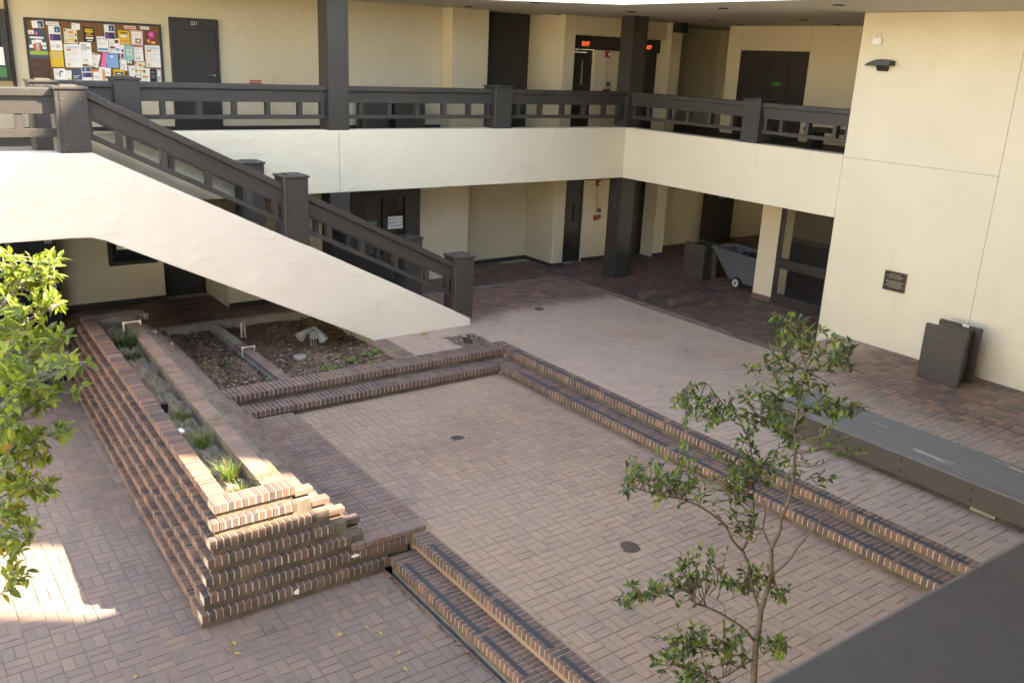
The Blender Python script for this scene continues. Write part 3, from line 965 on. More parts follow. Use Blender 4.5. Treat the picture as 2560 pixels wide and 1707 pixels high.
def column(x0, x1, y0, y1, z0, z1, lab, base=False):
    t = thing('column', lab, 'column', ((x0 + x1) / 2, (y0 + y1) / 2, z0), group='dark boxed columns')
    hx, hy, h = (x1 - x0) / 2, (y1 - y0) / 2, z1 - z0
    m = MB(); m.box(-hx, hx, -hy, hy, 0, h); m.build('shaft', 'rail_paint', t, bevel=0.006)
    m = MB()
    for s in (-1, 1):
        m.box(-hx - 0.004 if s < 0 else hx - 0.05, -hx + 0.05 if s < 0 else hx + 0.004, -hy - 0.004, -hy - 0.0005, 0.01, h - 0.01)
    m.box(-hx - 0.004, -hx - 0.0005, -hy - 0.003, -hy + 0.05, 0.01, h - 0.01)
    m.box(-hx - 0.004, -hx - 0.0005, hy - 0.05, hy, 0.01, h - 0.01)
    m.build('corner_trim', 'rail_paint', t)
    m = MB()
    z = 0.15
    while z < h - 0.05:
        for s in (-0.55, 0.55):
            m.cyl((s * hx, -hy - 0.009, z), (s * hx, -hy - 0.0002, z), 0.007, 0.009, 6)
            m.cyl((-hx - 0.009, s * hy, z), (-hx - 0.0002, s * hy, z), 0.007, 0.009, 6)
        z += 0.33
    m.build('rivets', 'rivet_paint', t, kind='stuff')
    if base:
        m = MB(); m.box(-hx - 0.02, hx + 0.02, -hy - 0.02, hy + 0.02, 0, 0.09); m.build('base', 'rail_paint', t)
    return t
column(-7.01, -6.63, 0.004, 0.384, ZT, CEIL, 'dark brown clad column standing on the balcony band by the wall cabinet')
column(0.004, 0.404, 0.004, 0.404, ZT, CEIL, 'dark brown clad column on the balcony corner before the exit doors')
column(-7.01, -6.63, 0.004, 0.384, WALK_Z, ZB - 0.003, 'dark brown clad ground floor column behind the staircase', True)
column(0.004, 0.404, 0.004, 0.404, WALK_Z, ZB - 0.003, 'dark brown clad ground floor column at the corner of the covered walk', True)

# ---- rail posts
def newel(x0, y0, zb, zt, lab, w=0.378, grp='clad railing posts', slope=None):
    """square clad post with panel, cap plate and rivets; slope = (z at left, z at right) of its foot"""
    t = thing('railing_post', lab, 'post', (x0 + w / 2, y0 + w / 2, zb), group=grp)
    h = w / 2; H_ = zt - zb
    zl, zr = (0, 0) if slope is None else (slope[0] - zb, slope[1] - zb)
    m = MB()
    m.hexa([(-h, -h, zl), (h, -h, zr), (h, h, zr), (-h, h, zl)], [(-h, -h, H_), (h, -h, H_), (h, h, H_), (-h, h, H_)])
    m.build('body', 'rail_paint', t, bevel=0.007)
    m = MB()
    e = 0.055
    za, zb2 = zl + (zr - zl) * 0.15, zl + (zr - zl) * 0.85
    m.hexa([(-h + e, -h - 0.006, za + 0.01), (h - e, -h - 0.006, zb2 + 0.01), (h - e, -h - 0.0005, zb2 + 0.01), (-h + e, -h - 0.0005, za + 0.01)],
           [(-h + e, -h - 0.006, H_ - 0.02), (h - e, -h - 0.006, H_ - 0.02), (h - e, -h - 0.0005, H_ - 0.02), (-h + e, -h - 0.0005, H_ - 0.02)])
    m.box(-h - 0.006, -h - 0.0005, -h + e, h - e, max(zl, zr) + 0.02, H_ - 0.02)
    m.build('panel', 'rail_paint', t)
    m = MB()
    m.box(-h - 0.020, h + 0.020, -h - 0.020, h + 0.020, H_ + 0.0005, H_ + 0.032)
    m.build('cap', 'rail_paint', t, bevel=0.005)
    m = MB()
    q = 0.11
    m.hexa([(-q, -q, H_ + 0.033), (q, -q, H_ + 0.033), (q, q, H_ + 0.033), (-q, q, H_ + 0.033)],
           [(-q * 0.86, -q * 0.86, H_ + 0.052), (q * 0.86, -q * 0.86, H_ + 0.052), (q * 0.86, q * 0.86, H_ + 0.052), (-q * 0.86, q * 0.86, H_ + 0.052)])
    m.build('finial', 'rail_paint', t)
    m = MB()
    for zz in (H_ - 0.12, H_ - 0.40, H_ - 0.68):
        if zz < max(zl, zr) + 0.02: continue
        for s in (-1, 1):
            m.cyl((s * (h - 0.085), -h - 0.016, zz), (s * (h - 0.085), -h - 0.0065, zz), 0.007, 0.011, 7)
            m.cyl((-h - 0.016, s * (h - 0.085), zz), (-h - 0.0065, s * (h - 0.085), zz), 0.007, 0.011, 7)
    m.build('rivets', 'rivet_paint', t, kind='stuff')
    return t
def rail(name, p0, p1, axis, lab, bal, thick=0.07, dz=(0.0, -0.085, -0.285, -0.495, -0.56), grp='clad balcony railings', sgn=1):
    """railing between two points on its top line; axis 'x' or 'y' is the run, thickness grows in +other axis"""
    t = thing(name, lab, 'railing', (0, 0, 0), group=grp)
    (a0, b0, z0), (a1, _, z1) = p0, p1
    def seg(m, d0, d1, off0, off1):
        if axis == 'x':
            m.hexa([(a0, b0 + off0, z0 + d1), (a1, b0 + off0, z1 + d1), (a1, b0 + off1, z1 + d1), (a0, b0 + off1, z0 + d1)],
                   [(a0, b0 + off0, z0 + d0), (a1, b0 + off0, z1 + d0), (a1, b0 + off1, z1 + d0), (a0, b0 + off1, z0 + d0)])
        else:
            m.hexa([(b0 + off0, a0, z0 + d1), (b0 + off1, a0, z0 + d1), (b0 + off1, a1, z1 + d1), (b0 + off0, a1, z1 + d1)],
                   [(b0 + off0, a0, z0 + d0), (b0 + off1, a0, z0 + d0), (b0 + off1, a1, z1 + d0), (b0 + off0, a1, z1 + d0)])
    m = MB(); seg(m, dz[0], dz[1], -0.045, thick + 0.105); m.build('cap', 'rail_paint', t, bevel=0.012, segs=2)
    m = MB(); seg(m, dz[1] - 0.001, dz[2], 0.0, thick + 0.06); m.build('board', 'rail_paint', t, bevel=0.004)
    m = MB(); seg(m, dz[3], dz[4], 0.0, thick + 0.06); m.build('lower_rail', 'rail_paint', t, bevel=0.004)
    for c, w in bal:
        k = (c - a0) / (a1 - a0)
        zt_ = z0 + (z1 - z0) * k
        s = (z1 - z0) / (a1 - a0) * w / 2
        m = MB()
        lo, hi = zt_ + dz[3] + 0.001, zt_ + dz[2] - 0.001
        if axis == 'x':
            m.hexa([(c - w / 2, b0 + 0.012, lo - s), (c + w / 2, b0 + 0.012, lo + s), (c + w / 2, b0 + thick + 0.048, lo + s), (c - w / 2, b0 + thick + 0.048, lo - s)],
                   [(c - w / 2, b0 + 0.012, hi - s), (c + w / 2, b0 + 0.012, hi + s), (c + w / 2, b0 + thick + 0.048, hi + s), (c - w / 2, b0 + thick + 0.048, hi - s)])
        else:
            m.box(b0 + 0.012, b0 + thick + 0.048, c - w / 2, c + w / 2, lo, hi)
        m.build('baluster', 'rail_paint', t)
    # screw heads on the cap
    m = MB()
    n = max(2, int(abs(a1 - a0) / 0.5))
    for i in range(n):
        k = (i + 0.5) / n
        a, zz = a0 + (a1 - a0) * k, z0 + (z1 - z0) * k - 0.035
        if axis == 'x': m.cyl((a, b0 - 0.052, zz), (a, b0 - 0.0445, zz), 0.006, 0.009, 6)
        else: m.cyl((b0 - 0.052, a, zz), (b0 - 0.0445, a, zz), 0.006, 0.009, 6)
    m.build('screws', 'rivet_paint', t)
    return t
RT = 3.925
newel(-10.49, 0.003, ZT, 3.955, 'clad balcony post beside the notice board, behind the top of the stair')
newel(-3.50, 0.003, ZT, 3.955, 'clad balcony post in the middle of the back railing', 0.40)
newel(0.003, -3.58, ZT, 3.955, 'clad balcony post on the east railing near the double doors', 0.40)
BX = 0.11
rail('railing', (-10.11, BX, RT), (-7.012, BX, RT), 'x', 'back balcony railing between the notice board post and the tall column', [(c, 0.075) for c in (-9.76, -9.19, -8.62, -8.05, -7.48, -7.07)])
rail('railing', (-11.30, BX, RT), (-10.492, BX, RT), 'x', 'short balcony railing below the notice board at the stair head', [(-10.9, 0.075)])
rail('railing', (-6.628, BX, RT), (-3.502, BX, RT), 'x', 'back balcony railing between the tall column and the middle post', [(c, 0.075) for c in (-6.33, -5.755, -5.17, -4.59, -4.02, -3.58)])
rail('railing', (-3.098, BX, RT), (0.002, BX, RT), 'x', 'back balcony railing before the dark recess, ending at the corner column', [(c, 0.075) for c in (-2.85, -2.28, -1.70, -1.11, -0.55, -0.10)])
rail('railing', (-3.178, BX, RT), (0.002, BX, RT), 'y', 'east balcony railing between the corner column and its post', [(c, 0.075) for c in (-2.82, -2.25, -1.66, -1.08, -0.5, -0.08)])
rail('railing', (-5.482, BX, RT), (-3.582, BX, RT), 'y', 'east balcony railing below the double doors, ending at the plain wall', [(c, 0.075) for c in (-5.40, -5.15, -4.57, -4.0, -3.64)])

# =================================================================== STAIRCASE
YS = -2.161
stair = thing('staircase', 'cream plastered outdoor staircase climbing from the plaza to the balcony', 'staircase')
top = [(-14.6, 3.14), (-11.32, 3.125), (-8.95, 1.93), (-8.37, 1.655), (-5.73, 0.30), (-5.386, 0.115), (-5.37, -0.03)]
bot = [(-7.25, -0.03), (-7.60, 0.155), (-11.25, 1.965), (-11.42, 2.02), (-11.7, 2.03), (-14.6, 2.03)]
m = MB(); m.prism(top + bot, 'y', YS, YS + 0.376); m.build('stringer', 'stucco_stair', stair, bevel=0.02, segs=2)
top2 = [(-11.31, 3.10), (-5.73, 0.30), (-5.37, 0.115), (-5.36, -0.03)]
bot2 = [(-7.25, -0.03), (-11.31, 1.99)]
m = MB(); m.prism(top2 + bot2, 'y', -0.40, -0.022); m.build('rear_stringer', 'stucco_stair', stair, bevel=0.015)
nst = 19
for i in range(nst):
    z1 = 2.97 * (i + 1) / nst
    xa = -5.45 - i * 0.309
    m = MB(); m.box(xa - 0.33, xa, YS + 0.377, -0.401, z1 - 0.16, z1)
    m.build('tread', 'concrete', stair)
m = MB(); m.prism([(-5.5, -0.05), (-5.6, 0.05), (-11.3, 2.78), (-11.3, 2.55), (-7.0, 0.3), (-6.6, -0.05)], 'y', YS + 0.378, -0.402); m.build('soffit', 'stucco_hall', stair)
m = MB(); m.box(-14.6, -11.322, YS + 0.377, 0.300, 2.55, DECK); m.build('landing', 'concrete', stair)
def zr_(x): return 3.125 - 0.5035 * (x + 11.32)
newel(-11.695, YS - 0.002, 3.128, 3.91, 'sunlit clad post at the head of the stair, front side', 0.382, 'stair posts')
newel(-8.741, YS - 0.002, 1.66, 2.690, 'clad post halfway down the stair, front side', 0.378, 'stair posts', (1.835, 1.655))
newel(-5.714, YS - 0.002, 0.12, 1.205, 'clad post at the foot of the stair, front side', 0.375, 'stair posts', (0.292, 0.118))
newel(-11.695, -0.40, DECK, 3.91, 'clad post at the head of the stair, rear side below the notice board', 0.382, 'stair posts')
newel(-8.741, -0.40, 1.66, 2.690, 'clad post halfway down the stair, rear side before the balcony band', 0.378, 'stair posts', (1.835, 1.655))
newel(-5.714, -0.40, 0.12, 1.205, 'clad post at the foot of the stair, rear side', 0.375, 'stair posts', (0.292, 0.118))
DZ = (0.0, -0.105, -0.325, -0.535, -0.61)
YRL = YS + 0.10
rail('railing', (-11.312, YRL, 3.905), (-8.742, YRL, 2.620), 'x', 'upper flight stair railing, front side', [(c, 0.075) for c in (-10.94, -10.39, -9.80, -9.23, -8.83)], dz=DZ, grp='stair railings')
rail('railing', (-8.362, YRL, 2.450), (-5.715, YRL, 1.140), 'x', 'lower flight stair railing, front side', [(c, 0.075) for c in (-7.98, -7.41, -6.81, -6.21, -5.80)], dz=DZ, grp='stair railings')
rail('railing', (-14.6, YRL, 3.92), (-11.697, YRL, 3.92), 'x', 'sunlit level railing of the stair landing, front side', [(c, 0.09) for c in (-14.0, -13.35, -12.70, -12.10)], dz=(0.0, -0.10, -0.315, -0.50, -0.60), grp='stair railings')
rail('railing', (-11.312, -0.30, 3.905), (-8.742, -0.30, 2.620), 'x', 'upper flight stair railing, rear side', [(c, 0.075) for c in (-10.94, -10.39, -9.80, -9.23)], dz=DZ, grp='stair railings')
rail('railing', (-8.362, -0.30, 2.450), (-5.715, -0.30, 1.140), 'x', 'lower flight stair railing, rear side', [(c, 0.075) for c in (-7.98, -7.41, -6.81, -6.21)], dz=DZ, grp='stair railings')

# =================================================================== HALL WALLS
def wallseg(t, x0, x1, y0, y1, z0, z1, mat='stucco_hall', name='wall_face', bev=0.012):
    m = MB(); m.box(x0, x1, y0, y1, z0, z1)
    return m.build(name, mat, t, bevel=bev)
YB = 2.58
uw = thing('upper_hall_wall', 'cream stucco wall of the upper gallery with notice board and door', 'wall')
wallseg(uw, -11.43, -3.16, YB, YB + 0.3, DECK, CEIL)
wallseg(uw, -3.159, -2.21, 2.20, YB + 0.3, DECK, CEIL)
wallseg(uw, -14.6, -11.431, YB + 0.25, YB + 0.5, DECK, CEIL)
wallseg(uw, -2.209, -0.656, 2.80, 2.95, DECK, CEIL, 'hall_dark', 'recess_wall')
m = MB(); m.box(-11.43, -3.17, YB - 0.012, YB - 0.001, DECK, DECK + 0.08); m.build('baseboard', 'hall_dark', uw)
ub = thing('upper_exit_wall', 'cream stucco wall of the upper gallery with the two exit doors', 'wall')
wallseg(ub, -0.655, -0.325, 1.52, 3.0, DECK, CEIL)
wallseg(ub, -0.324, 2.50, 1.521, 1.85, 5.075, CEIL)
wallseg(ub, 0.42, 1.84, 1.72, 2.0, DECK, 4.77)
wallseg(ub, 2.501, 2.87, 1.35, 3.2, DECK, CEIL)
m = MB(); m.box(-0.324, 2.50, 1.70, 1.86, 4.772, 5.072); m.build('lintel', 'door_paint', ub)
wallseg(ub, 2.871, 6.0, 3.0, 3.2, DECK, CEIL)
wallseg(ub, 6.0, 6.2, 0.8, 3.2, DECK, CEIL)
ue = thing('upper_east_wall', 'cream stucco wall of the upper gallery with the wide double doors', 'wall')
wallseg(ue, 3.915, 4.2, -12.0, -1.58, DECK, CEIL)
wallseg(ue, 3.915, 4.2, 0.40, 0.82, DECK, CEIL)
wallseg(ue, 3.916, 4.2, -1.579, 0.399, 4.935, CEIL)
wallseg(ue, 4.2, 6.0, 0.60, 0.82, DECK, CEIL)

def door(name, x0, x1, y, z0, z1, lab, hdr=0.18, face='S', plate=False, handle=True, glass=False):
    """leaf in a frame, facing -Y"""
    t = thing(name, lab, 'door', ((x0 + x1) / 2, y, z0))
    w = (x1 - x0) / 2; h = z1 - z0
    m = MB(); m.box(-w, -w + 0.05, -0.02, 0.06, 0, h); m.box(w - 0.05, w, -0.02, 0.06, 0, h); m.box(-w + 0.05, w - 0.05, -0.02, 0.06, h - hdr, h)
    m.build('frame', 'door_paint', t)
    m = MB(); m.box(-w + 0.052, w - 0.052, 0.0, 0.045, 0.01, h - hdr - 0.002); lf = m.build('leaf', 'door_paint', t)
    if handle:
        m = MB(); m.cyl((w - 0.12, -0.05, 1.0), (w - 0.12, 0.0, 1.0), 0.02, 0.02, 8); m.cyl((w - 0.12, -0.05, 1.0), (w - 0.24, -0.05, 1.0), 0.01, 0.01, 8); m.build('handle', 'steel', t)
    if plate:
        m = MB(); m.box(-0.12, 0.12, -0.006, -0.001, 1.26, 1.52); m.build('plate', 'door_paint', t)
    return t
d221 = door('door', -8.895, -8.02, YB - 0.04, DECK, 4.955, 'dark brown classroom door numbered two hundred twenty one beside the notice board', 0.19, plate=True)
text('number', '221', 0.085, (0.0, -0.024, 1.895), FACE_S, 'paper_white', d221)
for (zf, zl, tagw) in ((DECK, 4.77, 'upper'), (WALK_Z, 1.79, 'ground floor')):
    dA = door('exit_door', -0.322, 0.418, 1.80, zf, zl, 'dark %s exit door with push bar beside the corner pier' % tagw, 0.06, handle=False)
    h = zl - zf
    m = MB(); m.box(-0.28, 0.24, -0.07, -0.03, 0.98, 1.02); m.build('push_bar', 'iron', dA)
    if tagw == 'upper':
        m = MB(); m.box(0.08, 0.115, -0.006, -0.001, 1.0, 1.55); m.build('vision_glass', 'steel', dA)
    else:
        m = MB(); m.box(0.08, 0.14, -0.006, -0.001, 1.0, 1.45); m.build('vision_glass', 'window_dark', dA)
    dB = door('exit_door', 1.86, 2.48, 1.80, zf, zl, 'dark %s exit door behind the corner column' % tagw, 0.06, handle=False)
    m = MB(); m.box(-0.22, 0.24, -0.07, -0.03, 0.98, 1.02); m.build('push_bar', 'iron', dB)
    lz = zl + 0.14
    for k, (xe, which) in enumerate(((0.10, 'left of'), (2.06, 'behind'))):
        ex = thing('exit_sign', 'lit red exit sign on the dark lintel %s the %s corner column' % (which, tagw), 'exit sign', (xe, 1.69 if tagw == 'upper' else 1.69, lz - 0.02), group='exit signs')
        m = MB(); m.box(-0.115, 0.115, -0.03, 0.005, -0.075, 0.075); m.build('housing', 'exit_face', ex)
        text('letters', 'EXIT', 0.125, (0, -0.032, 0), FACE_S, 'exit_letters', ex, sx=0.9)
    # alarm: horn above, conduit, pull station
    ax, ay = (0.80, 1.715)
    al = thing('fire_alarm', 'red fire alarm horn, conduit and pull box on the %s exit wall' % tagw, 'alarm', (ax, ay, zf), group='fire alarms')
    hz = zl - zf
    m = MB(); m.box(-0.055, 0.055, -0.05, 0, hz - 0.15, hz - 0.01); m.build('horn', 'red_alarm', al)
    m = MB(); m.cyl((0.03, -0.08, hz - 0.08), (0.03, -0.05, hz - 0.08), 0.03, 0.03, 10); m.build('strobe', 'paper_white', al)
    m = MB(); m.cyl((0, -0.02, hz - 0.86), (0, -0.02, hz - 0.15), 0.012, 0.012, 8); m.build('conduit', 'steel', al)
    m = MB(); m.box(-0.06, 0.05, -0.05, 0, hz - 0.98, hz - 0.86); m.build('pull_box', 'red_alarm', al)
    m = MB(); m.box(0.055, 0.16, -0.03, 0, hz - 0.96, hz - 0.85); m.box(0.055, 0.15, -0.03, 0, hz - 0.80, hz - 0.70); m.build('junction_box', 'grey_plastic', al)
# wide double doors on the east wall (faces -X)
dd = thing('double_doors', 'wide dark double doors with a small green sign on the upper east wall', 'door', (3.93, -0.59, DECK))
m = MB(); m.box(0.0, 0.06, -0.985, 0.985, 0, 1.96); m.build('surround', 'door_paint', dd)
for k, (ya, yb) in enumerate(((-0.96, -0.50), (-0.47, 0.06), (0.10, 0.96))):
    m = MB(); m.box(-0.015, -0.001, ya, yb, 0.02, 1.74); m.build('leaf', 'door_paint', dd)
m = MB(); m.box(-0.022, -0.016, -0.30, -0.06, 1.20, 1.27); m.build('sign', 'green_sign', dd)
m = MB(); m.box(-0.022, -0.016, -0.86, -0.55, 0, 0.0); 
ds_ = thing('hall_door', 'dark doorway at the end of the upper gallery recess', 'door', (3.2, 2.98, DECK))
m = MB(); m.box(-0.05, 0.55, -0.02, 0.0, 0, 2.05); m.build('frame', 'door_paint', ds_)
m = MB(); m.box(0.02, 0.42, -0.025, -0.021, 0.0, 1.95); m.build('leaf', 'window_dark', ds_)
db = thing('duct_box', 'small dark box hanging below the upper soffit near the corner column', 'duct', (2.62, 1.2, CEIL))
m = MB(); m.box(-0.13, 0.13, -0.12, 0.12, -0.22, -0.001); m.build('box', 'hall_dark', db)
# red cabinet: recessed extinguisher panel
fc = thing('extinguisher_cabinet', 'cream recessed fire extinguisher cabinet with a small red label', 'cabinet', (-7.31, YB - 0.001, 3.12))
m = MB()
for q in ((-0.315, 0.315, 0.86, 0.885), (-0.315, -0.29, 0.0, 0.86), (0.29, 0.315, 0.0, 0.86)): m.box(q[0], q[1], -0.012, 0, q[2], q[3])
m.build('frame', 'stucco_hall', fc)
m = MB(); m.box(-0.27, 0.27, -0.006, -0.0005, 0.0, 0.84); m.build('door', 'stucco_hall', fc)
m = MB(); m.box(-0.145, 0.09, -0.010, -0.0065, 0.71, 0.78); m.build('label_plate', 'red_alarm', fc)
text('lettering', 'FIRE EXTINGUISHER', 0.030, (-0.027, -0.0115, 0.745), FACE_S, 'paper_white', fc, sx=0.8)
# framed display case at the far left
dc = thing('display_case', 'dark framed display case with green and white posters at the frame edge', 'display case', (-12.1, YB - 0.06, 3.80))
m = MB(); m.box(-0.6, 0.6, -0.04, 0.05, 0, 1.12); m.build('frame', 'door_paint', dc)
for (a, b, c, d, mt) in ((-0.3, 0.5, 0.55, 0.95, 'window_dark'), (0.15, 0.52, 0.25, 0.53, 'paper_white'), (0.2, 0.53, 0.06, 0.22, 'green_sign')):
    m = MB(); m.box(a, b, -0.046, -0.041, c, d); m.build('poster', mt, dc)
pp = MB(); pp.cyl((-11.46, YB - 0.05, DECK), (-11.46, YB - 0.05, CEIL - 0.002), 0.03, 0.03, 10)
tag(pp.build('drain_pipe', 'hall_dark'), 'thin dark drain pipe beside the display case', 'pipe')
# upper receptacles against the back wall
def receptacle(x, y, z, rot, lab, w=0.66, d=0.47, h=0.86, slot=True, grp='dark clad litter bins'):
    t = thing('litter_bin', lab, 'bin', (x, y, z), rot, grp)
    a = w / 2; q = 0.085
    # two plates with rivets hold a narrower box between them (front faces -Y)
    m = MB(); m.box(-a, a, -d / 2, -d / 2 + q, 0, h); m.build('front_plate', 'box_paint', t, bevel=0.006)
    m = MB(); m.box(-a, a, d / 2 - q, d / 2, 0, h + 0.01); m.build('back_plate', 'box_paint', t, bevel=0.006)
    m = MB(); m.box(-a + 0.085, a - 0.085, -d / 2 + q + 0.001, d / 2 - q - 0.001, 0.04, h - 0.06); m.build('body', 'box_paint', t)
    m = MB(); b = a - 0.10
    m.hexa([(-b, -d / 2 + q + 0.002, h - 0.058), (b, -d / 2 + q + 0.002, h - 0.058), (b, d / 2 - q - 0.002, h - 0.058), (-b, d / 2 - q - 0.002, h - 0.058)],
           [(-b, -d / 2 + q + 0.002, h - 0.035), (b, -d / 2 + q + 0.002, h - 0.035), (b, d / 2 - q - 0.002, h - 0.012), (-b, d / 2 - q - 0.002, h - 0.012)])
    m.build('lid', 'box_paint', t)
    m = MB(); m.box(-a + 0.02, a - 0.02, -d / 2 - 0.004, -d / 2 - 0.0005, h - 0.235, h - 0.228); m.build('seam', 'black', t)
    m = MB()
    for i in range(8):
        zz = 0.06 + i * (h - 0.12) / 7
        for s in (-1, 1):
            m.cyl((s * (a - 0.035), -d / 2 - 0.012, zz), (s * (a - 0.035), -d / 2, zz), 0.008, 0.013, 7)
            for yy in (-d / 2 + 0.045, d / 2 - 0.045):
                m.cyl((s * (a + 0.012), yy, zz), (s * a, yy, zz), 0.008, 0.013, 7)
    m.build('rivets', 'box_paint', t, kind='stuff')
    if slot:
        m = MB()
        n = 16; i0 = len(m.v); pts = []
        for k in range(n):
            tt = 2 * math.pi * k / n
            pts.append((0.02 + 0.14 * math.copysign(abs(math.cos(tt)) ** 0.6, math.cos(tt)), -0.03 + 0.042 * math.sin(tt), h - 0.030 + (-0.03 + 0.042 * math.sin(tt) + d / 2) * 0.06))
        m.quad(pts); m.build('slot', 'black', t)
    return t
receptacle(-0.545, -8.222, 0.048, -math.pi / 2, 'dark riveted litter bin standing against the cream wall below the seam')
receptacle(1.93, -0.81, WALK_Z, -math.pi / 2, 'dark riveted litter bin in the shade of the covered walk', 0.60, 0.50, 0.82)
receptacle(-5.00, 2.28, DECK, 0.0, 'dark riveted litter bin behind the back railing, nearer the tall column', 0.5, 0.45, 0.8)
receptacle(-4.22, 2.28, DECK, 0.0, 'dark riveted litter bin behind the back railing, nearer the middle post', 0.7, 0.45, 0.8)
cp = MB()
for k in range(7):
    c = Vector((-0.50 + R.uniform(-0.03, 0.03), -8.36 + R.uniform(-0.04, 0.04), 0.92 + R.uniform(0, 0.04)))
    pts = [c + Vector((R.uniform(-0.035, 0.035), R.uniform(-0.035, 0.035), R.uniform(-0.02, 0.035))) for _ in range(4)]
    cp.quad(pts[:3]); cp.quad([pts[0], pts[2], pts[3]]); cp.quad([pts[1], pts[2], pts[3]])
tag(cp.build('crumpled_paper', 'paper_white'), 'crumpled white paper left on top of the litter bin', 'litter')
# bench on the upper gallery
ub_ = thing('gallery_bench', 'dark low bench behind the east railing of the upper gallery', 'bench', (2.6, -3.6, DECK))
m = MB(); m.box(-0.25, 0.25, -0.9, 0.75, 0.36, 0.44); m.build('seat', 'hall_dark', ub_, bevel=0.01)
for s in (-0.75, 0.6):
    m = MB(); m.box(-0.2, 0.2, s - 0.06, s + 0.06, 0, 0.359); m.build('leg', 'hall_dark', ub_)

# ---- ground floor walls
lend = thing('light_stop_wall', 'unseen wall added to keep light from under the stair landing', 'wall')
m = MB(); m.box(-13.2, -13.0, -1.2, 8.0, LOWZ - 0.1, 2.54); m.build('wall_face', 'stucco_hall', lend)  # out of view, added to stop west light under the landing
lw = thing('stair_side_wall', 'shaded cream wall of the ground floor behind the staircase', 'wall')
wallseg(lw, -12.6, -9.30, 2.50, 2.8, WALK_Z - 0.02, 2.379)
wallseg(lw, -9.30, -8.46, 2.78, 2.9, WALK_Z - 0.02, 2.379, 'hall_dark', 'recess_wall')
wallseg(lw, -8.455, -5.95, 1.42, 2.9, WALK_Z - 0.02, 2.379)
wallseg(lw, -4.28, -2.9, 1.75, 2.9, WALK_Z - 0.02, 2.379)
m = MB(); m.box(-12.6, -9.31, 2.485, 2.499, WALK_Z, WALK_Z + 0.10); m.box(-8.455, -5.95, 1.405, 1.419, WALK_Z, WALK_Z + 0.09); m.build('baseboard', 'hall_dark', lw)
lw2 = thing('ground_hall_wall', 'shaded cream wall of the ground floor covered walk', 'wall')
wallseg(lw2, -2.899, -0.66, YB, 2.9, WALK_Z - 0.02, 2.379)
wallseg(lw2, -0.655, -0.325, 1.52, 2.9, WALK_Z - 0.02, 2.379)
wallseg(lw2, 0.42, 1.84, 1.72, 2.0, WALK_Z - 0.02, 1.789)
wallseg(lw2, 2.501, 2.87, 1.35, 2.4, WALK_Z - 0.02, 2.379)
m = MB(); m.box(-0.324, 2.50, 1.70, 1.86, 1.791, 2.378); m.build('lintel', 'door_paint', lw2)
m = MB(); m.box(-2.899, -0.66, YB - 0.014, YB - 0.001, WALK_Z, WALK_Z + 0.09); m.box(-0.669, -0.656, 1.52, YB - 0.016, WALK_Z, WALK_Z + 0.09); m.box(-0.669, -0.325, 1.506, 1.519, WALK_Z, WALK_Z + 0.09); m.box(0.42, 1.84, 1.706, 1.719, WALK_Z, WALK_Z + 0.09); m.box(2.487, 2.87, 1.336, 1.349, WALK_Z, WALK_Z + 0.09); m.build('baseboard', 'hall_dark', lw2)
lw3 = thing('lobby_wall', 'deep shaded wall at the back of the covered walk', 'wall')
wallseg(lw3, 2.871, 12.0, 2.30, 2.6, WALK_Z - 0.02, 2.379, 'stucco_hall')
wallseg(lw3, 8.6, 8.8, -8.0, 2.29, WALK_Z - 0.02, 2.379, 'stucco_hall')
dp = thing('lobby_post', 'dark clad post with a green notice at the back of the covered walk', 'column', (5.6, 1.9, WALK_Z))
m = MB(); m.box(-0.45, 0.10, -0.1, 0.3, 0, 2.55); m.box(0.11, 0.55, 0.05, 0.3, 0, 2.55); m.build('shaft', 'door_paint', dp)
m = MB(); m.box(-0.30, 0.06, -0.108, -0.101, 1.28, 1.72); m.build('notice', 'green_sign_dim', dp)
# window under the stair, classroom doors
wd = thing('classroom_window', 'dark framed window with a white notice under the staircase', 'window', (-9.85, 2.49, 0.56))
m = MB(); m.box(-0.43, 0.43, -0.04, 0.005, 0, 1.1); m.build('frame', 'door_paint', wd)
m = MB(); m.box(-0.36, 0.36, -0.046, -0.041, 0.07, 1.04); m.build('pane', 'window_dark', wd)
m = MB(); m.box(-0.28, 0.10, -0.052, -0.047, 0.30, 0.55); m.build('notice', 'paper_white', wd)
text('lettering', 'CLASSROOM', 0.06, (-0.09, -0.054, 0.36), FACE_S, 'black', wd, sx=0.85)
door('stair_door', -9.29, -8.47, 2.74, WALK_Z, 1.85, 'dark ground floor door in the recess under the staircase')
cd = thing('classroom_doors', 'dark framed glazed classroom doors behind the foot of the stair', 'door', (-5.1, 1.50, WALK_Z))
m = MB(); m.box(-0.85, -0.44, -0.02, 0.06, 0, 2.05); m.box(0.44, 0.80, -0.02, 0.06, 0, 2.05); m.box(-0.44, 0.44, -0.02, 0.06, 1.90, 2.05); m.box(-0.44, 0.44, -0.02, 0.06, 0, 0.72); m.box(-0.075, 0.005, -0.02, 0.06, 0.72, 1.90); m.build('frame', 'door_paint', cd)
m = MB(); m.box(-0.44, -0.076, 0.01, 0.02, 0.72, 1.90); m.build('pane', 'glass', cd)
m = MB(); m.box(0.006, 0.44, 0.01, 0.02, 0.72, 1.90); m.build('pane', 'glass', cd)
m = MB(); m.box(-1.3, 1.3, 1.0, 1.02, 0, 2.2); m.build('blind', 'stucco_hall', cd)
m = MB(); m.box(0.04, 0.38, -0.026, -0.021, 1.245, 1.50); m.build('notice', 'paper_white', cd)
for i, s in enumerate(('NO FOOD OR', 'DRINK IN THE', 'CLASSROOM')):
    text('lettering', s, 0.062, (0.21, -0.0285, 1.445 - 0.073 * i), FACE_S, 'black', cd, sx=0.82)
m = MB(); m.box(-0.40, -0.22, -0.026, -0.021, 1.36, 1.44); m.build('green_notice', 'green_sign_dim', cd)
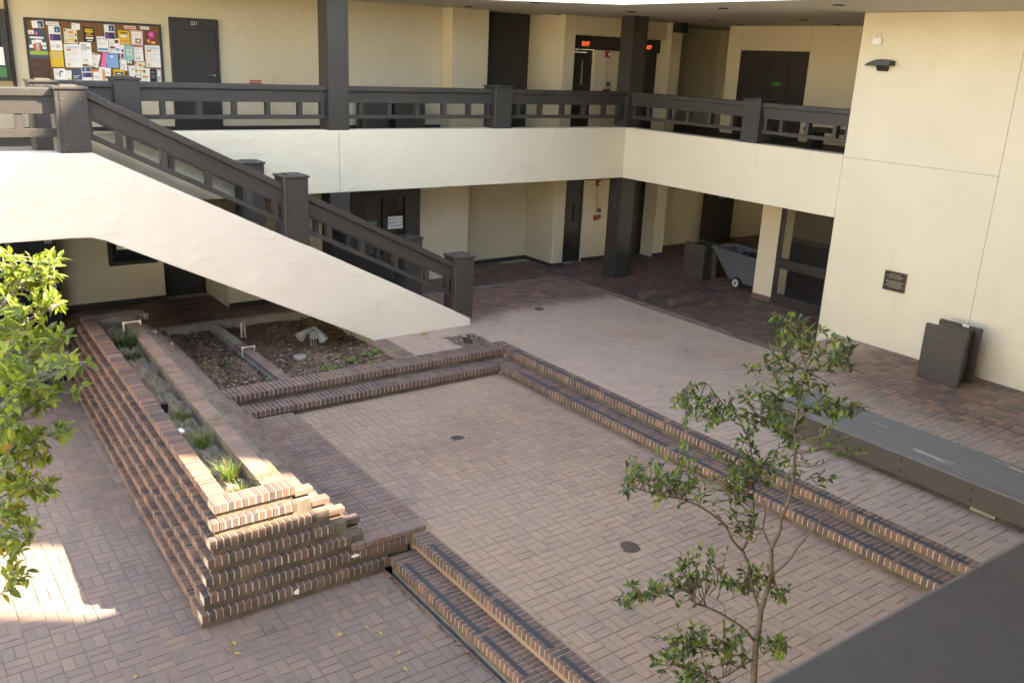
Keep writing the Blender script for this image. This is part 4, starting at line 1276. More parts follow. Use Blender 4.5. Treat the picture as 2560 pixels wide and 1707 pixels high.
m = MB(); m.box(0.10, 0.24, -0.026, -0.021, 1.12, 1.16); m.build('blue_notice', 'vending_blue', cd)
# glazed doors on the covered walk (face -X)
gd = thing('glazed_doors', 'bronze framed glazed lobby doors between the cream pier and the plain wall', 'door', (1.60, -4.6, WALK_Z))
for (ya, yb, za, zb) in ((-1.5, -1.42, 0, 2.4), (1.34, 1.42, 0, 2.4), (0.10, 0.19, 0, 2.4), (-1.42, 1.34, 0.0, 0.22), (-1.42, 1.34, 0.78, 0.98), (-1.42, 1.34, 2.30, 2.4)):
    m = MB(); m.box(-0.03, 0.05, ya, yb, za, zb)
    m.build('frame', 'door_paint', gd)
for (ya, yb, za, zb) in ((0.19, 1.34, 0.22, 0.78), (0.19, 1.34, 0.98, 2.3), (-1.42, 0.10, 0.22, 0.78), (-1.42, 0.10, 0.98, 2.3)):
    m = MB(); m.box(0.005, 0.013, ya + 0.001, yb - 0.001, za + 0.001, zb - 0.001); m.build('pane', 'glass', gd)
gp = thing('pier', 'cream stucco pier with brick foot beside the glazed lobby doors', 'pier')
m = MB(); m.box(1.60, 2.05, -3.165, -2.66, WALK_Z - 0.02, 2.379); m.build('shaft', 'stucco_hall', gp, bevel=0.012)
m = MB(); m.box(1.585, 2.05, -3.166, -2.645, WALK_Z, WALK_Z + 0.11); m.build('foot', 'brick', gp)
# steps seen through the glass
for i in range(3):
    m = MB(); m.box(3.6 + i * 0.5, 8.5, -8.0, -3.4 + 0.0 * i, WALK_Z - 0.01, WALK_Z + 0.17 * (i + 1))
    o = m.build('lobby_step', 'paver_corridor'); tag(o, ['lowest', 'middle', 'top'][i] + ' dim brick step inside the lobby behind the glazed doors', 'step', 'lobby steps')

# =================================================================== WALL FITTINGS
pq = thing('plaque', 'bronze edged dark dedication plaque on the cream wall', 'plaque', (0, -6.823, 1.24))
m = MB(); m.box(-0.022, -0.0005, -0.202, 0.202, -0.167, 0.167); m.build('rim', 'bronze', pq, bevel=0.004)
m = MB(); m.box(-0.025, -0.0225, -0.188, 0.188, -0.153, 0.153); m.build('face', 'plaque_face', pq)
z = 0.115
for i, (w, hh, gap) in enumerate(((0.20, 0.015, 0.030), (0.30, 0.014, 0.030), (0.22, 0.014, 0.052), (0.33, 0.011, 0.021), (0.31, 0.011, 0.021), (0.24, 0.011, 0.021), (0.30, 0.011, 0.021), (0.32, 0.011, 0.021), (0.22, 0.011, 0.021))):
    m = MB(); y = -w / 2
    while y < w / 2 - 0.01:
        l_ = R.uniform(0.012, 0.035)
        m.box(-0.0275, -0.0255, y, min(w / 2, y + l_), z - hh / 2, z + hh / 2); y += l_ + 0.007
    m.build('lettering', 'bronze_text', pq); z -= gap
wl_ = thing('wall_lamp', 'black curved wall lamp fixed high on the cream wall', 'lamp', (0, -5.97, 4.62))
pr = [(-0.26, 0.03)] + [(-0.26 + 0.05 * k, 0.03 + 0.105 * math.sin(min(1, (k + 0.6) / 6.5) * math.pi / 2)) for k in range(1, 7)] + [(0.10, 0.135), (0.21, 0.115), (0.21, 0.04)]
# the shade projects from the wall and curves down towards its tip
m = MB(); m.prism([(-x, z) for x, z in pr], 'x', -0.16, -0.004); m.build('shade', 'lamp_metal', wl_, bevel=0.006)
m = MB(); m.hexa([(-0.10, -0.10, -0.045), (-0.001, -0.10, -0.045), (-0.001, 0.04, -0.045), (-0.10, 0.04, -0.045)], [(-0.13, -0.12, 0.029), (-0.001, -0.12, 0.029), (-0.001, 0.05, 0.029), (-0.13, 0.05, 0.029)]); m.build('bracket', 'lamp_metal', wl_)
ap = thing('white_box', 'small white wireless box with two short cables high on the wall', 'box', (0, -5.805, 5.035))
m = MB(); m.box(-0.035, -0.001, -0.085, 0.085, -0.055, 0.055); m.build('case', 'paper_white', ap, bevel=0.01)
m = MB()
m.tube([(-0.02, 0.03, 0.055), (-0.02, 0.035, 0.085), (-0.006, 0.01, 0.12)], [0.006] * 3, 6)
m.tube([(-0.02, -0.05, 0.055), (-0.02, -0.05, 0.085), (-0.006, -0.02, 0.12)], [0.006] * 3, 6); m.build('cable', 'steel', ap)

# =================================================================== NOTICE BOARD
nb = thing('notice_board', 'brown cork notice board crowded with pinned flyers', 'notice board', (-10.13, YB - 0.002, 3.55))
bw, bh = 1.095, 1.265
m = MB(); m.box(-bw + 0.04, bw - 0.04, -0.012, 0, 0.03, bh - 0.03); m.build('cork', 'cork', nb)
for (a, b, c, d) in ((-bw, bw, bh - 0.035, bh), (-bw, bw, 0, 0.035), (-bw, -bw + 0.04, 0.0355, bh - 0.0355), (bw - 0.04, bw, 0.0355, bh - 0.0355)):
    m = MB(); m.box(a, b, -0.03, 0, c, d); m.build('frame', 'door_paint', nb)
FC = {'w': (0.80, 0.80, 0.79), 'n': (0.03, 0.04, 0.10), 'y': (0.72, 0.46, 0.03), 'k': (0.015, 0.015, 0.015), 'b': (0.20, 0.38, 0.66), 't': (0.25, 0.52, 0.50), 'm': (0.24, 0.03, 0.10), 'p': (0.80, 0.15, 0.40), 'o': (0.75, 0.26, 0.06),
      'g': (0.30, 0.46, 0.06), 's': (0.06, 0.085, 0.13), 'c': (0.70, 0.64, 0.48), 'r': (0.60, 0.05, 0.05), 'e': (0.55, 0.53, 0.50), 'i': (0.75, 0.55, 0.50), 'd': (0.42, 0.42, 0.44), 'v': (0.20, 0.06, 0.28), 'l': (0.10, 0.22, 0.50)}
for k, c in FC.items():
    plain('print_' + k, c, 0.65, var=0.03)
# (n, x, z, w, h, tilt, base colour, [(u0,u1,v0,v1,colour)...], label)
FL = [
 (1, -11.021, 4.714, .175, .115, -.08, 'w', [(.5, .95, .08, .92, 'n'), (.55, .75, .15, .6, 'b')], 'tilted white card with a navy photo in the top corner of the notice board'),
 (2, -11.009, 4.583, .160, .112, -.06, 'n', [(.05, .35, .1, .8, 'v'), (.15, .28, .2, .6, 'o'), (.45, .95, .15, .9, 's')], 'navy event card overlapping the rainbow poster'),
 (3, -11.134, 4.585, .086, .060, 0, 'w', [(.15, .8, .35, .55, 'r')], 'tiny white strip with red print beside the navy event card'),
 (4, -11.057, 4.351, .295, .360, 0, 's', [(0, 1, .16, .33, 'g'), (.15, .85, .88, .96, 'w'), (.22, .42, .62, .80, 'w'), (.40, .75, .70, .83, 'w'), (.68, .95, .58, .72, 'w'), (.08, .28, .46, .6, 'w'), (.74, .95, .42, .54, 'w'), (.3, .36, .35, .66, 'r'), (.38, .44, .35, .7, 'o'), (.46, .52, .35, .72, 'c'), (.54, .60, .35, .7, 't'), (.62, .68, .35, .66, 'r')], 'dark slate poster with a rainbow arch and a lime green band'),
 (6, -10.799, 4.738, .199, .055, 0, 'w', [], 'white paper strip reading no staples'),
 (7, -10.773, 4.506, .185, .395, -.02, 'w', [(.05, .95, .72, .97, 'w'), (.5, .95, .73, .96, 'n'), (.62, .8, .76, .9, 'b'), (.05, .97, .40, .66, 'n'), (.1, .38, .43, .64, 'v'), (.08, .3, .15, .19, 'd'), (.45, .8, .10, .24, 'e')], 'tall white flyer holding two navy event cards'),
 (8, -10.781, 4.170, .200, .255, -.01, 'y', [(.2, .85, .86, .90, 'd'), (.15, .85, .76, .80, 'd'), (.2, .8, .66, .70, 'd'), (.2, .8, .56, .60, 'd')], 'bright yellow flyer beside the wooden panel'),
 (9, -10.535, 4.548, .205, .236, .03, 'c', [(.05, .15, .8, .95, 'k'), (.35, .7, .68, .85, 'o'), (.85, .95, .55, .7, 'k'), (.3, .75, .2, .32, 'y'), (.1, .2, .1, .25, 'g'), (.8, .95, .1, .3, 'k'), (.05, .12, .4, .55, 'e'), (.4, .7, .42, .58, 'e')], 'cream floral flyer in the upper row, beside the black flyer'),
 (10, -10.440, 4.711, .130, .100, .10, 'w', [(.1, .4, .7, .8, 'd'), (.2, .8, .4, .45, 'e')], 'small tilted white note above the floral flyer'),
 (11, -10.240, 4.588, .180, .232, .02, 'k', [(.15, .85, .80, .90, 'y'), (.12, .88, .66, .76, 'y'), (.3, .7, .55, .62, 'y'), (.2, .85, .40, .48, 'o'), (.2, .85, .20, .32, 'w'), (.3, .75, .05, .12, 'w')], 'black flyer with bold yellow print in the upper row'),
 (12, -10.523, 4.231, .268, .378, -.01, 'w', [(.14, .40, .71, .80, 'o'), (.42, .85, .70, .72, 'i'), (.12, .85, .58, .61, 'i'), (.12, .7, .48, .50, 'i'), (.12, .85, .36, .38, 'i'), (.12, .8, .28, .30, 'i'), (.13, .27, .06, .18, 'y')], 'large white student flyer in the middle of the board'),
 (13, -10.316, 4.281, .180, .358, 0, 'w', [(.1, .6, .62, .92, 'e'), (.55, .9, .7, .8, 'd'), (.3, .6, .12, .24, 'i')], 'long white sheet with grey print beside the large student flyer'),
 (14, -10.195, 4.175, .165, .225, .30, 'w', [(.05, .7, .88, .95, 'r'), (.2, .7, .65, .68, 'y'), (.2, .8, .55, .57, 'e'), (.15, .35, .15, .2, 'k'), (.45, .8, .08, .28, 'e')], 'strongly tilted white flyer with a red heading'),
 (15, -10.036, 4.443, .180, .247, 0, 'w', [(.05, .95, .08, .22, 'l'), (.1, .35, .80, .9, 'd'), (.45, .9, .82, .88, 'd'), (.2, .8, .5, .54, 'e')], 'white flyer with a blue band along its foot'),
 (16, -9.906, 4.646, .168, .240, 0, 'w', [(.45, .95, .56, .96, 'n'), (.6, .75, .6, .85, 'b'), (.05, .97, .04, .48, 'n'), (.1, .4, .1, .42, 'v')], 'white sheet with two navy cards high in the middle of the board'),
 (17, -9.849, 4.422, .180, .242, .02, 'w', [(.55, .9, .68, .92, 'm'), (.1, .4, .55, .7, 'i'), (.1, .55, .3, .45, 'm'), (.6, .95, .15, .35, 'b'), (.1, .3, .1, .25, 'e')], 'white flyer with scattered pink and blue print'),
 (18, -9.675, 4.564, .184, .236, 0, 'y', [(.15, .85, .84, .9, 'k'), (.2, .8, .74, .79, 'k'), (.2, .75, .54, .70, 'w'), (.15, .9, .22, .34, 'o'), (.2, .8, .05, .12, 'd')], 'round topped yellow flyer with a white box'),
 (19, -9.465, 4.571, .205, .242, .04, 'w', [(.05, .95, .93, .96, 'r'), (.05, .09, .05, .93, 'r'), (.91, .95, .05, .93, 'r'), (.05, .95, .04, .07, 'r'), (.3, .7, .75, .8, 'i'), (.2, .8, .63, .67, 'i'), (.38, .82, .12, .46, 'n'), (.46, .74, .18, .40, 'y'), (.52, .68, .22, .36, 'w')], 'white flyer with a thin red border and a round seal'),
 (20, -9.223, 4.579, .176, .228, 0, 'm', [(.3, .75, .62, .9, 'p'), (.35, .7, .5, .55, 'p'), (.1, .4, .15, .4, 'o'), (.5, .9, .08, .25, 'y')], 'magenta flyer in the upper corner near the door'),
 (21, -9.564, 4.739, .194, .052, 0, 'i', [(.1, .9, .35, .6, 'r')], 'faded pink paper strip along the top of the board'),
 (22, -9.317, 4.743, .151, .050, 0, 'w', [], 'white paper strip reading no tape'),
 (23, -10.030, 4.187, .085, .250, .22, 'p', [], 'folded hot pink sheet hanging at a slant'),
 (24, -9.901, 4.174, .190, .240, 0, 'b', [(.35, .6, .72, .85, 'w'), (.15, .85, .9, .95, 'l')], 'plain light blue flyer beside the pink sheet'),
 (25, -9.727, 4.322, .068, .240, .04, 'w', [(.2, .85, .05, .4, 'v'), (.4, .8, .5, .7, 'k')], 'narrow white flyer with a purple foot'),
 (26, -9.614, 4.317, .152, .240, 0, 't', [(.25, .8, .3, .75, 'c'), (.4, .65, .4, .65, 't')], 'teal flyer with a cream flower'),
 (27, -9.454, 4.306, .155, .253, 0, 'w', [(.05, .95, .93, .99, 'r'), (.2, .6, .78, .82, 'd'), (.2, .9, .55, .58, 'y'), (.2, .7, .1, .28, 'e')], 'white flyer with a red top edge beside the teal flyer'),
 (28, -9.211, 4.268, .256, .376, 0, 'w', [(.14, .42, .71, .80, 'o'), (.42, .85, .70, .72, 'i'), (.12, .85, .58, .61, 'i'), (.12, .7, .48, .50, 'i'), (.12, .85, .36, .38, 'i'), (.12, .8, .28, .30, 'i'), (.13, .27, .06, .18, 'y')], 'large white student flyer nearest the door'),
 (29, -9.721, 4.103, .118, .186, 0, 'w', [(.1, .25, .3, .85, 't'), (.4, .8, .5, .55, 'r'), (.4, .7, .2, .3, 'b')], 'small white sheet with a teal margin'),
 (30, -9.615, 4.165, .075, .050, .1, 'w', [(.4, .8, .4, .8, 'k')], 'tiny torn white scrap under the teal flyer'),
 (31, -10.762, 3.917, .180, .202, -.03, 'w', [(.45, .55, .35, .75, 's'), (.55, .8, .7, .82, 's'), (.15, .35, .5, .65, 'e')], 'white sheet with a dark hook shaped drawing in the bottom row'),
 (32, -10.632, 3.898, .100, .190, .08, 'w', [(.2, .8, .8, .84, 'i'), (.2, .8, .6, .64, 'i'), (.4, .9, .05, .3, 'y')], 'narrow white flyer with pale pink print in the bottom row'),
 (33, -10.494, 3.896, .148, .235, -.02, 's', [(.1, .6, .4, .44, 'w'), (.1, .8, .52, .56, 'w'), (0, 1, 0, .26, 'w')], 'slate blue flyer with a white foot in the bottom row'),
 (34, -10.334, 3.915, .160, .300, -.02, 'w', [(.05, .95, .72, .97, 's'), (.3, .5, .76, .95, 'b'), (.05, .97, .40, .66, 'n'), (.1, .4, .43, .64, 'v')], 'sheet with two stacked photo cards in the bottom row'),
 (35, -10.143, 3.895, .210, .248, -.03, 'o', [(.1, .75, .55, .85, 'w'), (.05, .45, .2, .5, 'w'), (.75, .95, .1, .35, 'y')], 'orange and white flyer in the bottom row'),
 (36, -10.045, 3.938, .195, .240, .12, 'w', [(.6, .9, .6, .7, 'e')], 'white sheet tucked behind the orange flyer'),
 (37, -9.809, 3.934, .184, .196, -.02, 'y', [(.15, .85, .12, .78, 'k'), (.3, .7, .58, .68, 'w'), (.25, .75, .42, .5, 'w'), (.3, .7, .26, .32, 'w')], 'yellow flyer with a large black box in the bottom row'),
 (38, -9.549, 3.964, .185, .275, -.02, 'w', [(.2, .6, .7, .85, 'i'), (.5, .6, .15, .4, 'k'), (.6, .9, .38, .46, 'g'), (.6, .95, .06, .10, 'r')], 'white sheet with a black and green drawing in the bottom row'),
 (39, -9.446, 4.071, .180, .200, .03, 'c', [(.05, .15, .8, .95, 'k'), (.35, .7, .62, .80, 'o'), (.85, .95, .5, .65, 'k'), (.3, .75, .18, .30, 'y'), (.05, .2, .1, .3, 'g'), (.8, .95, .1, .3, 'k')], 'cream floral flyer in the lower half near the door'),
 (40, -9.367, 3.952, .160, .228, .04, 'w', [(.2, .85, .3, .42, 'o'), (.25, .7, .18, .24, 'y')], 'white sheet with orange lettering in the bottom row'),
 (41, -9.225, 3.920, .100, .242, 0, 'k', [(.15, .75, .8, .84, 'e'), (.15, .7, .6, .63, 'e'), (.15, .8, .45, .48, 'e'), (.6, .85, .03, .12, 'w')], 'narrow black flyer in the bottom row'),
 (42, -9.127, 3.928, .080, .250, 0, 'd', [(.2, .8, .5, .9, 'w'), (.3, .9, .1, .3, 'i')], 'narrow grey photo flyer in the bottom corner near the door'),
]
for (n, x, z, w, h, tilt, base, blocks, lab) in FL:
    t = thing('flyer', lab, 'flyer', (x, YB - 0.0165 - 0.0012 * (n % 7), z), group='flyers pinned to the notice board')
    t.rotation_euler = (0, tilt, 0)
    m = MB()
    # a slightly curled sheet
    k = 5; cz = R.uniform(0.002, 0.008)
    for i in range(k):
        a0, a1 = -w / 2 + w * i / k, -w / 2 + w * (i + 1) / k
        f = lambda a: -cz * abs(2 * a / w) ** 3
        m.hexa([(a0, f(a0) - 0.001, -h / 2), (a1, f(a1) - 0.001, -h / 2), (a1, f(a1), -h / 2), (a0, f(a0), -h / 2)], [(a0, f(a0) - 0.001, h / 2), (a1, f(a1) - 0.001, h / 2), (a1, f(a1), h / 2), (a0, f(a0), h / 2)])
    m.build('sheet', 'print_' + base, t)
    for bi, (u0, u1, v0, v1, c) in enumerate(blocks):
        m = MB()
        yy = -cz - 0.0022 - 0.0004 * bi
        m.quad([(-w / 2 + u0 * w, yy, -h / 2 + v0 * h), (-w / 2 + u1 * w, yy, -h / 2 + v0 * h), (-w / 2 + u1 * w, yy, -h / 2 + v1 * h), (-w / 2 + u0 * w, yy, -h / 2 + v1 * h)])
        m.build('print', 'print_' + c, t)
    yy = -cz - 0.006
    if n == 6: text('lettering', 'NO STAPLES', 0.034, (0, yy, 0), FACE_S, 'black', t, sx=0.85)
    if n == 22: text('lettering', 'NO TAPE', 0.036, (0, yy, 0), FACE_S, 'black', t, sx=0.85)
    if n in (12, 28): text('lettering', 'STUDENT', 0.052, (0.005, yy, h * 0.36), FACE_S, 'print_l', t, sx=0.9)
wp = thing('wooden_panel', 'small dark carved wooden panel in the lower corner of the notice board', 'panel', (-11.058, YB - 0.035, 3.60))
m = MB(); m.box(-0.15, 0.15, -0.012, 0.0, 0, 0.57); m.build('board', 'wood_brown', wp, bevel=0.004)
m = MB()
pts = [(-0.11, 0.05)] + [(0.11, 0.05)] + [(0.11 - 0.22 * k / 10, 0.42 + 0.06 * math.sin(math.pi * k / 10) - (0.03 if k in (0, 10) else 0)) for k in range(11)]
m.prism(pts, 'y', -0.022, -0.0125); m.build('raised_panel', 'wood_brown', wp, bevel=0.004)

# =================================================================== COURTYARD OBJECTS
# bench
bn = thing('bench', 'long low timber bench with peeling grey top on the plaza', 'bench', (0, 0, 0))
BXA, BXB, BYA, BYB, BZ0, BZ1 = -4.50, -3.60, -12.6, -8.0, 0.085, 0.36
nb_ = 5
for i in range(nb_):
    xa = BXA + (BXB - BXA) * i / nb_ + 0.002; xb = BXA + (BXB - BXA) * (i + 1) / nb_ - 0.002
    m = MB(); m.box(xa, xb, BYA, BYB, BZ1 - 0.045, BZ1 + R.uniform(-0.001, 0.001)); m.build('plank', 'deck_wood', bn, bevel=0.004)
m = MB(); m.box(BXA - 0.012, BXA + 0.03, BYA, BYB, BZ0, BZ1 - 0.012); m.build('side_beam', 'bench_side', bn, bevel=0.008)
m = MB(); m.box(BXB - 0.03, BXB + 0.01, BYA, BYB, BZ0, BZ1 - 0.012); m.build('side_beam', 'bench_side', bn)
m = MB(); m.box(BXA + 0.031, BXB - 0.031, BYB - 0.05, BYB - 0.004, BZ0, BZ1 - 0.047); m.build('end_beam', 'bench_side', bn)
for yy in (-8.45, -10.85, -12.3):
    m = MB(); m.box(BXA + 0.10, BXB - 0.10, yy - 0.14, yy + 0.14, 0.0, BZ0 - 0.0005); m.build('foot', 'wood_block', bn)
for yy in (-8.30, -9.20, -9.90, -10.75, -11.35, -11.9):
    for zz in (0.155, 0.285):
        m = MB(); m.cyl((BXA - 0.0125, yy, zz), (BXA - 0.0135, yy, zz), 0.020, 0.020, 10); m.cyl((BXA - 0.0137, yy - 0.004, zz + 0.002), (BXA - 0.017, yy - 0.004, zz + 0.002), 0.008, 0.007, 8)
        m.build('bolt', 'black', bn)
# far step with dark nosing behind the bench (end of the plaza strip by the wall)
# tilt cart in the covered walk
ct = thing('tilt_cart', 'grey plastic tilt cart with spoked wheel parked behind the cream pier', 'cart', (2.22, -2.0, WALK_Z))
m = MB()
# tub: profile in (y,z), toes in towards the bottom
rim = [(-0.95, 0.80), (0.85, 0.90)]
def ring(y0, y1, x0, x1, za, zb): return [(x0, y0, za), (x1, y0, za), (x1, y1, zb), (x0, y1, zb)]
r0 = ring(-0.55, 0.28, -0.30, 0.30, 0.12, 0.16); r1 = ring(-0.90, 0.62, -0.36, 0.36, 0.60, 0.60); r2 = ring(-0.95, 0.78, -0.38, 0.38, 0.74, 0.80)
m.hexa(r0, r1, skip=('top',)); m.hexa(r1, r2, skip=('top', 'bot'))
r3 = ring(-0.92, 0.74, -0.35, 0.35, 0.735, 0.795); r4 = ring(-0.60, 0.30, -0.27, 0.27, 0.20, 0.24)
for a in range(4):
    b = (a + 1) % 4
    m.quad([r3[b], r3[a], r4[a], r4[b]])
m.quad(r4)
m.build('tub', 'grey_plastic', ct, bevel=0.0)
m = MB()
for (pa, pb) in ((r2[0], r2[1]), (r2[1], r2[2]), (r2[2], r2[3]), (r2[3], r2[0])):
    m.cyl(pa, pb, 0.03, 0.03, 8)
m.build('rim', 'grey_plastic', ct)
m = MB(); m.hexa([(-0.345, -0.45, 0.36), (-0.30, -0.45, 0.36), (-0.30, 0.15, 0.36), (-0.345, 0.15, 0.36)], [(-0.375, -0.5, 0.60), (-0.33, -0.5, 0.60), (-0.33, 0.2, 0.60), (-0.375, 0.2, 0.60)]); m.build('side_panel', 'grey_plastic', ct)
for yy in (0.02,):
    for s in (-0.36, 0.36):
        m = MB(); m.cyl((s - 0.03, yy, 0.13), (s + 0.03, yy, 0.13), 0.13, 0.13, 20); w_ = m.build('wheel', 'rubber', ct)
        mm = MB(); mm.cyl((s - 0.033, yy, 0.13), (s - 0.0305, yy, 0.13), 0.085, 0.085, 16); mm.build('rim_disc', 'wheel_rim', w_)
        mm = MB(); mm.cyl((s - 0.0345, yy, 0.13), (s - 0.0335, yy, 0.13), 0.03, 0.03, 10)
        for q in range(5):
            an = q * 1.2566
            mm.box(s - 0.0340, s - 0.0334, yy + 0.05 * math.cos(an) - 0.012, yy + 0.05 * math.cos(an) + 0.012, 0.13 + 0.05 * math.sin(an) - 0.012, 0.13 + 0.05 * math.sin(an) + 0.012)
        mm.build('hub', 'rubber', w_)
m = MB(); m.cyl((-0.3, -0.62, 0.05), (-0.26, -0.62, 0.05), 0.05, 0.05, 12); m.box(-0.30, -0.26, -0.64, -0.6, 0.06, 0.15); m.build('caster', 'wheel_rim', ct)
bag = MB()
for k in range(40):
    c = Vector((R.uniform(-0.25, 0.25), R.uniform(-0.55, 0.40), 0.66 + R.uniform(-0.05, 0.09)))
    pts = [c + Vector((R.uniform(-0.12, 0.12), R.uniform(-0.12, 0.12), R.uniform(-0.05, 0.07))) for _ in range(4)]
    bag.quad(pts[:3]); bag.quad([pts[0], pts[2], pts[3]])
bo = bag.build('rubbish_bags', 'black'); bo.location = (2.22, -2.0, WALK_Z); tag(bo, 'black rubbish bags heaped in the tilt cart', 'bags')
# vending machine under the landing
vm = thing('vending_machine', 'dark blue vending machine in the shade under the stair landing', 'vending machine', (-11.75, 2.05, WALK_Z))
m = MB(); m.box(-0.55, 0.50, -0.35, 0.38, 0, 1.85); m.build('cabinet', 'black', vm, bevel=0.02)
m = MB(); m.box(-0.50, 0.28, -0.36, -0.351, 0.1, 1.75); m.build('front', 'vending_blue', vm)
m = MB()
for i in range(9): m.box(0.33, 0.44, -0.362, -0.351, 0.42 + i * 0.055, 0.455 + i * 0.055)
m.build('buttons', 'vend_buttons', vm)
m = MB(); m.box(0.34, 0.42, -0.362, -0.351, 1.10, 1.22); m.build('bill_slot', 'print_e', vm)
m = MB(); m.box(0.33, 0.45, -0.362, -0.351, 1.42, 1.56); m.build('price_label', 'print_d', vm)
m = MB(); m.box(-0.25, -0.18, -0.366, -0.361, 1.2, 1.6); m.build('stripe', 'print_d', vm)
# drains and cover
for (x, y, z, rr, lab) in ((-7.841, -5.626, PITZ, 0.085, 'round iron floor drain in the pit, the farther one'), (-7.793, -8.918, PITZ, 0.10, 'round iron floor drain in the pit near the young tree')):
    t = thing('floor_drain', lab, 'drain', (x, y, z), group='pit floor drains')
    m = MB(); m.cyl((0, 0, -0.02), (0, 0, -0.004), rr + 0.015, rr + 0.015, 24); m.build('rim', 'rust_iron', t)
    m = MB(); m.cyl((0, 0, -0.0035), (0, 0, 0.0005), rr, rr, 24); m.build('grate', 'iron', t)
    m = MB()
    for a in range(-3, 4):
        for b in range(-3, 4):
            if (a * a + b * b) < 11: m.box(a * rr / 4 - 0.006, a * rr / 4 + 0.006, b * rr / 4 - 0.006, b * rr / 4 + 0.006, 0.0006, 0.0012)
    m.build('slots', 'black', t)
m = MB(); m.cyl((-3.632, -1.888, -0.02), (-3.632, -1.888, 0.001), 0.10, 0.10, 24)
tag(m.build('cleanout_cover', 'iron'), 'small round iron cover set in the plaza bricks', 'cover')
# smooth patch in the plaza
m = MB(); m.quad([(-2.75, -2.55, 0.0045), (-2.20, -2.55, 0.0045), (-2.20, -1.85, 0.0045), (-2.75, -1.85, 0.0045)])
# spot light fixture in the bed
fx = thing('flood_light', 'weathered grey flood light with three heads on stakes in the bed', 'light', (-8.13, -1.68, BEDZ))
m = MB(); m.box(-0.07, 0.07, -0.05, 0.05, 0.14, 0.28); m.build('box', 'grey_light', fx, bevel=0.012)
m = MB()
for s in (-0.045, 0.0, 0.045): m.cyl((s, 0, -0.04), (s, 0, 0.14), 0.010, 0.010, 8)
m.build('stakes', 'grey_light', fx)
m = MB(); m.cyl((-0.06, 0, 0.30), (-0.17, -0.03, 0.27), 0.035, 0.045, 12); m.cyl((-0.17, -0.03, 0.27), (-0.27, -0.06, 0.21), 0.05, 0.085, 14); m.build('head', 'grey_light', fx)
m = MB(); m.cyl((0.06, 0, 0.28), (0.11, -0.02, 0.22), 0.04, 0.05, 12); m.cyl((0.11, -0.02, 0.22), (0.16, -0.05, 0.10), 0.055, 0.085, 14); m.build('head', 'grey_light', fx)
m = MB(); m.tube([(-0.06, 0, 0.30), (0, 0.01, 0.325), (0.07, 0, 0.29)], [0.02, 0.02, 0.02], 8); m.build('bracket', 'grey_light', fx)
m = MB(); m.cyl((-8.55, -2.1, BEDZ - 0.02), (-8.55, -2.1, BEDZ + 0.035), 0.11, 0.10, 18)
tag(m.build('valve_cover', 'grey_light'), 'round grey irrigation valve cover sunk in the bed', 'cover')
m = MB(); m.tube([(-8.95, -0.62, BEDZ - 0.03), (-8.95, -0.64, 0.12)], [0.022, 0.02], 8); m.tube([(-8.89, -0.62, BEDZ - 0.03), (-8.90, -0.64, 0.09)], [0.015, 0.014], 8)
tag(m.build('pipe_stub', 'pvc'), 'short pale pipe stub standing in the shaded bed', 'pipe')
# pvc hoops
def hoop(xa, xb, y, zt, za, zb, lab):
    m = MB()
    m.tube([(xa, y, za), (xa, y, zt)], [0.010, 0.010], 8); m.tube([(xa, y, zt), (xb, y + 0.005, zt)], [0.010, 0.010], 8); m.tube([(xb, y + 0.005, zt), (xb, y + 0.005, zb)], [0.010, 0.010], 8)
    for x in (xa, xb):
        m.cyl((x, y, zt - 0.035), (x, y, zt + 0.014), 0.015, 0.015, 8)
        m.cyl((x - 0.0 if x == xa else x - 0.04, y, zt), (x + 0.04 if x == xa else x + 0.0, y, zt), 0.0145, 0.0145, 8)
    tag(m.build('irrigation_pipe', 'pvc'), lab, 'pipe', 'plastic irrigation pipes')
hoop(-9.335, -9.14, -1.73, 0.05, -0.10, -0.06, 'pale plastic irrigation pipe bridging the bed divider')
hoop(-10.92, -10.68, -1.20, 0.53, 0.40, 0.47, 'pale plastic irrigation pipe over the planter rim, highest of three')
hoop(-10.68, -10.49, -1.28, 0.36, 0.33, 0.20, 'pale plastic irrigation pipe over the planter courses, middle of three')
hoop(-10.47, -10.30, -1.42, 0.18, 0.16, -0.05, 'pale plastic irrigation pipe at the planter foot, lowest of three')
# litter
m = MB()
for k in range(9):
    c = Vector((-6.45 + R.uniform(-0.10, 0.10), -2.30 + R.uniform(-0.03, 0.03), 0.02))
    p = [c + Vector((R.uniform(-0.05, 0.05), R.uniform(-0.04, 0.04), R.uniform(-0.015, 0.03))) for _ in range(4)]
    m.quad(p[:3]); m.quad([p[0], p[2], p[3]])
tag(m.build('dry_scrap', 'yellow_scrap'), 'curled dry yellow leaf scrap at the stair foot', 'litter')
m = MB(); m.tube([(-7.85, -2.95, -0.02), (-7.45, -2.92, 0.02), (-7.05, -2.86, 0.035)], [0.004, 0.004, 0.003], 5)
tag(m.build('dry_stalk', 'straw'), 'long dry stalk lying over the bed edging', 'stalk')
m = MB(); m.cyl((-11.25, -4.45, TOP - 0.16), (-11.24, -4.45, TOP - 0.04), 0.035, 0.045, 14)
tag(m.build('plant_pot', 'black'), 'small black plastic pot in the planter, by the sparse weeds', 'pot')
m = MB(); m.cyl((-11.36, -6.62, TOP - 0.16), (-11.355, -6.62, TOP - 0.02), 0.045, 0.05, 14)
tag(m.build('plant_pot', 'black'), 'small black plastic pot in the planter, by the sunlit coping', 'pot')
m = MB(); m.box(-11.33, -11.27, -5.33, -5.23, TOP - 0.10, TOP - 0.06)
tag(m.build('paper_scrap', 'paper_white', bevel=0.01), 'small white paper scrap lying in the planter', 'litter')

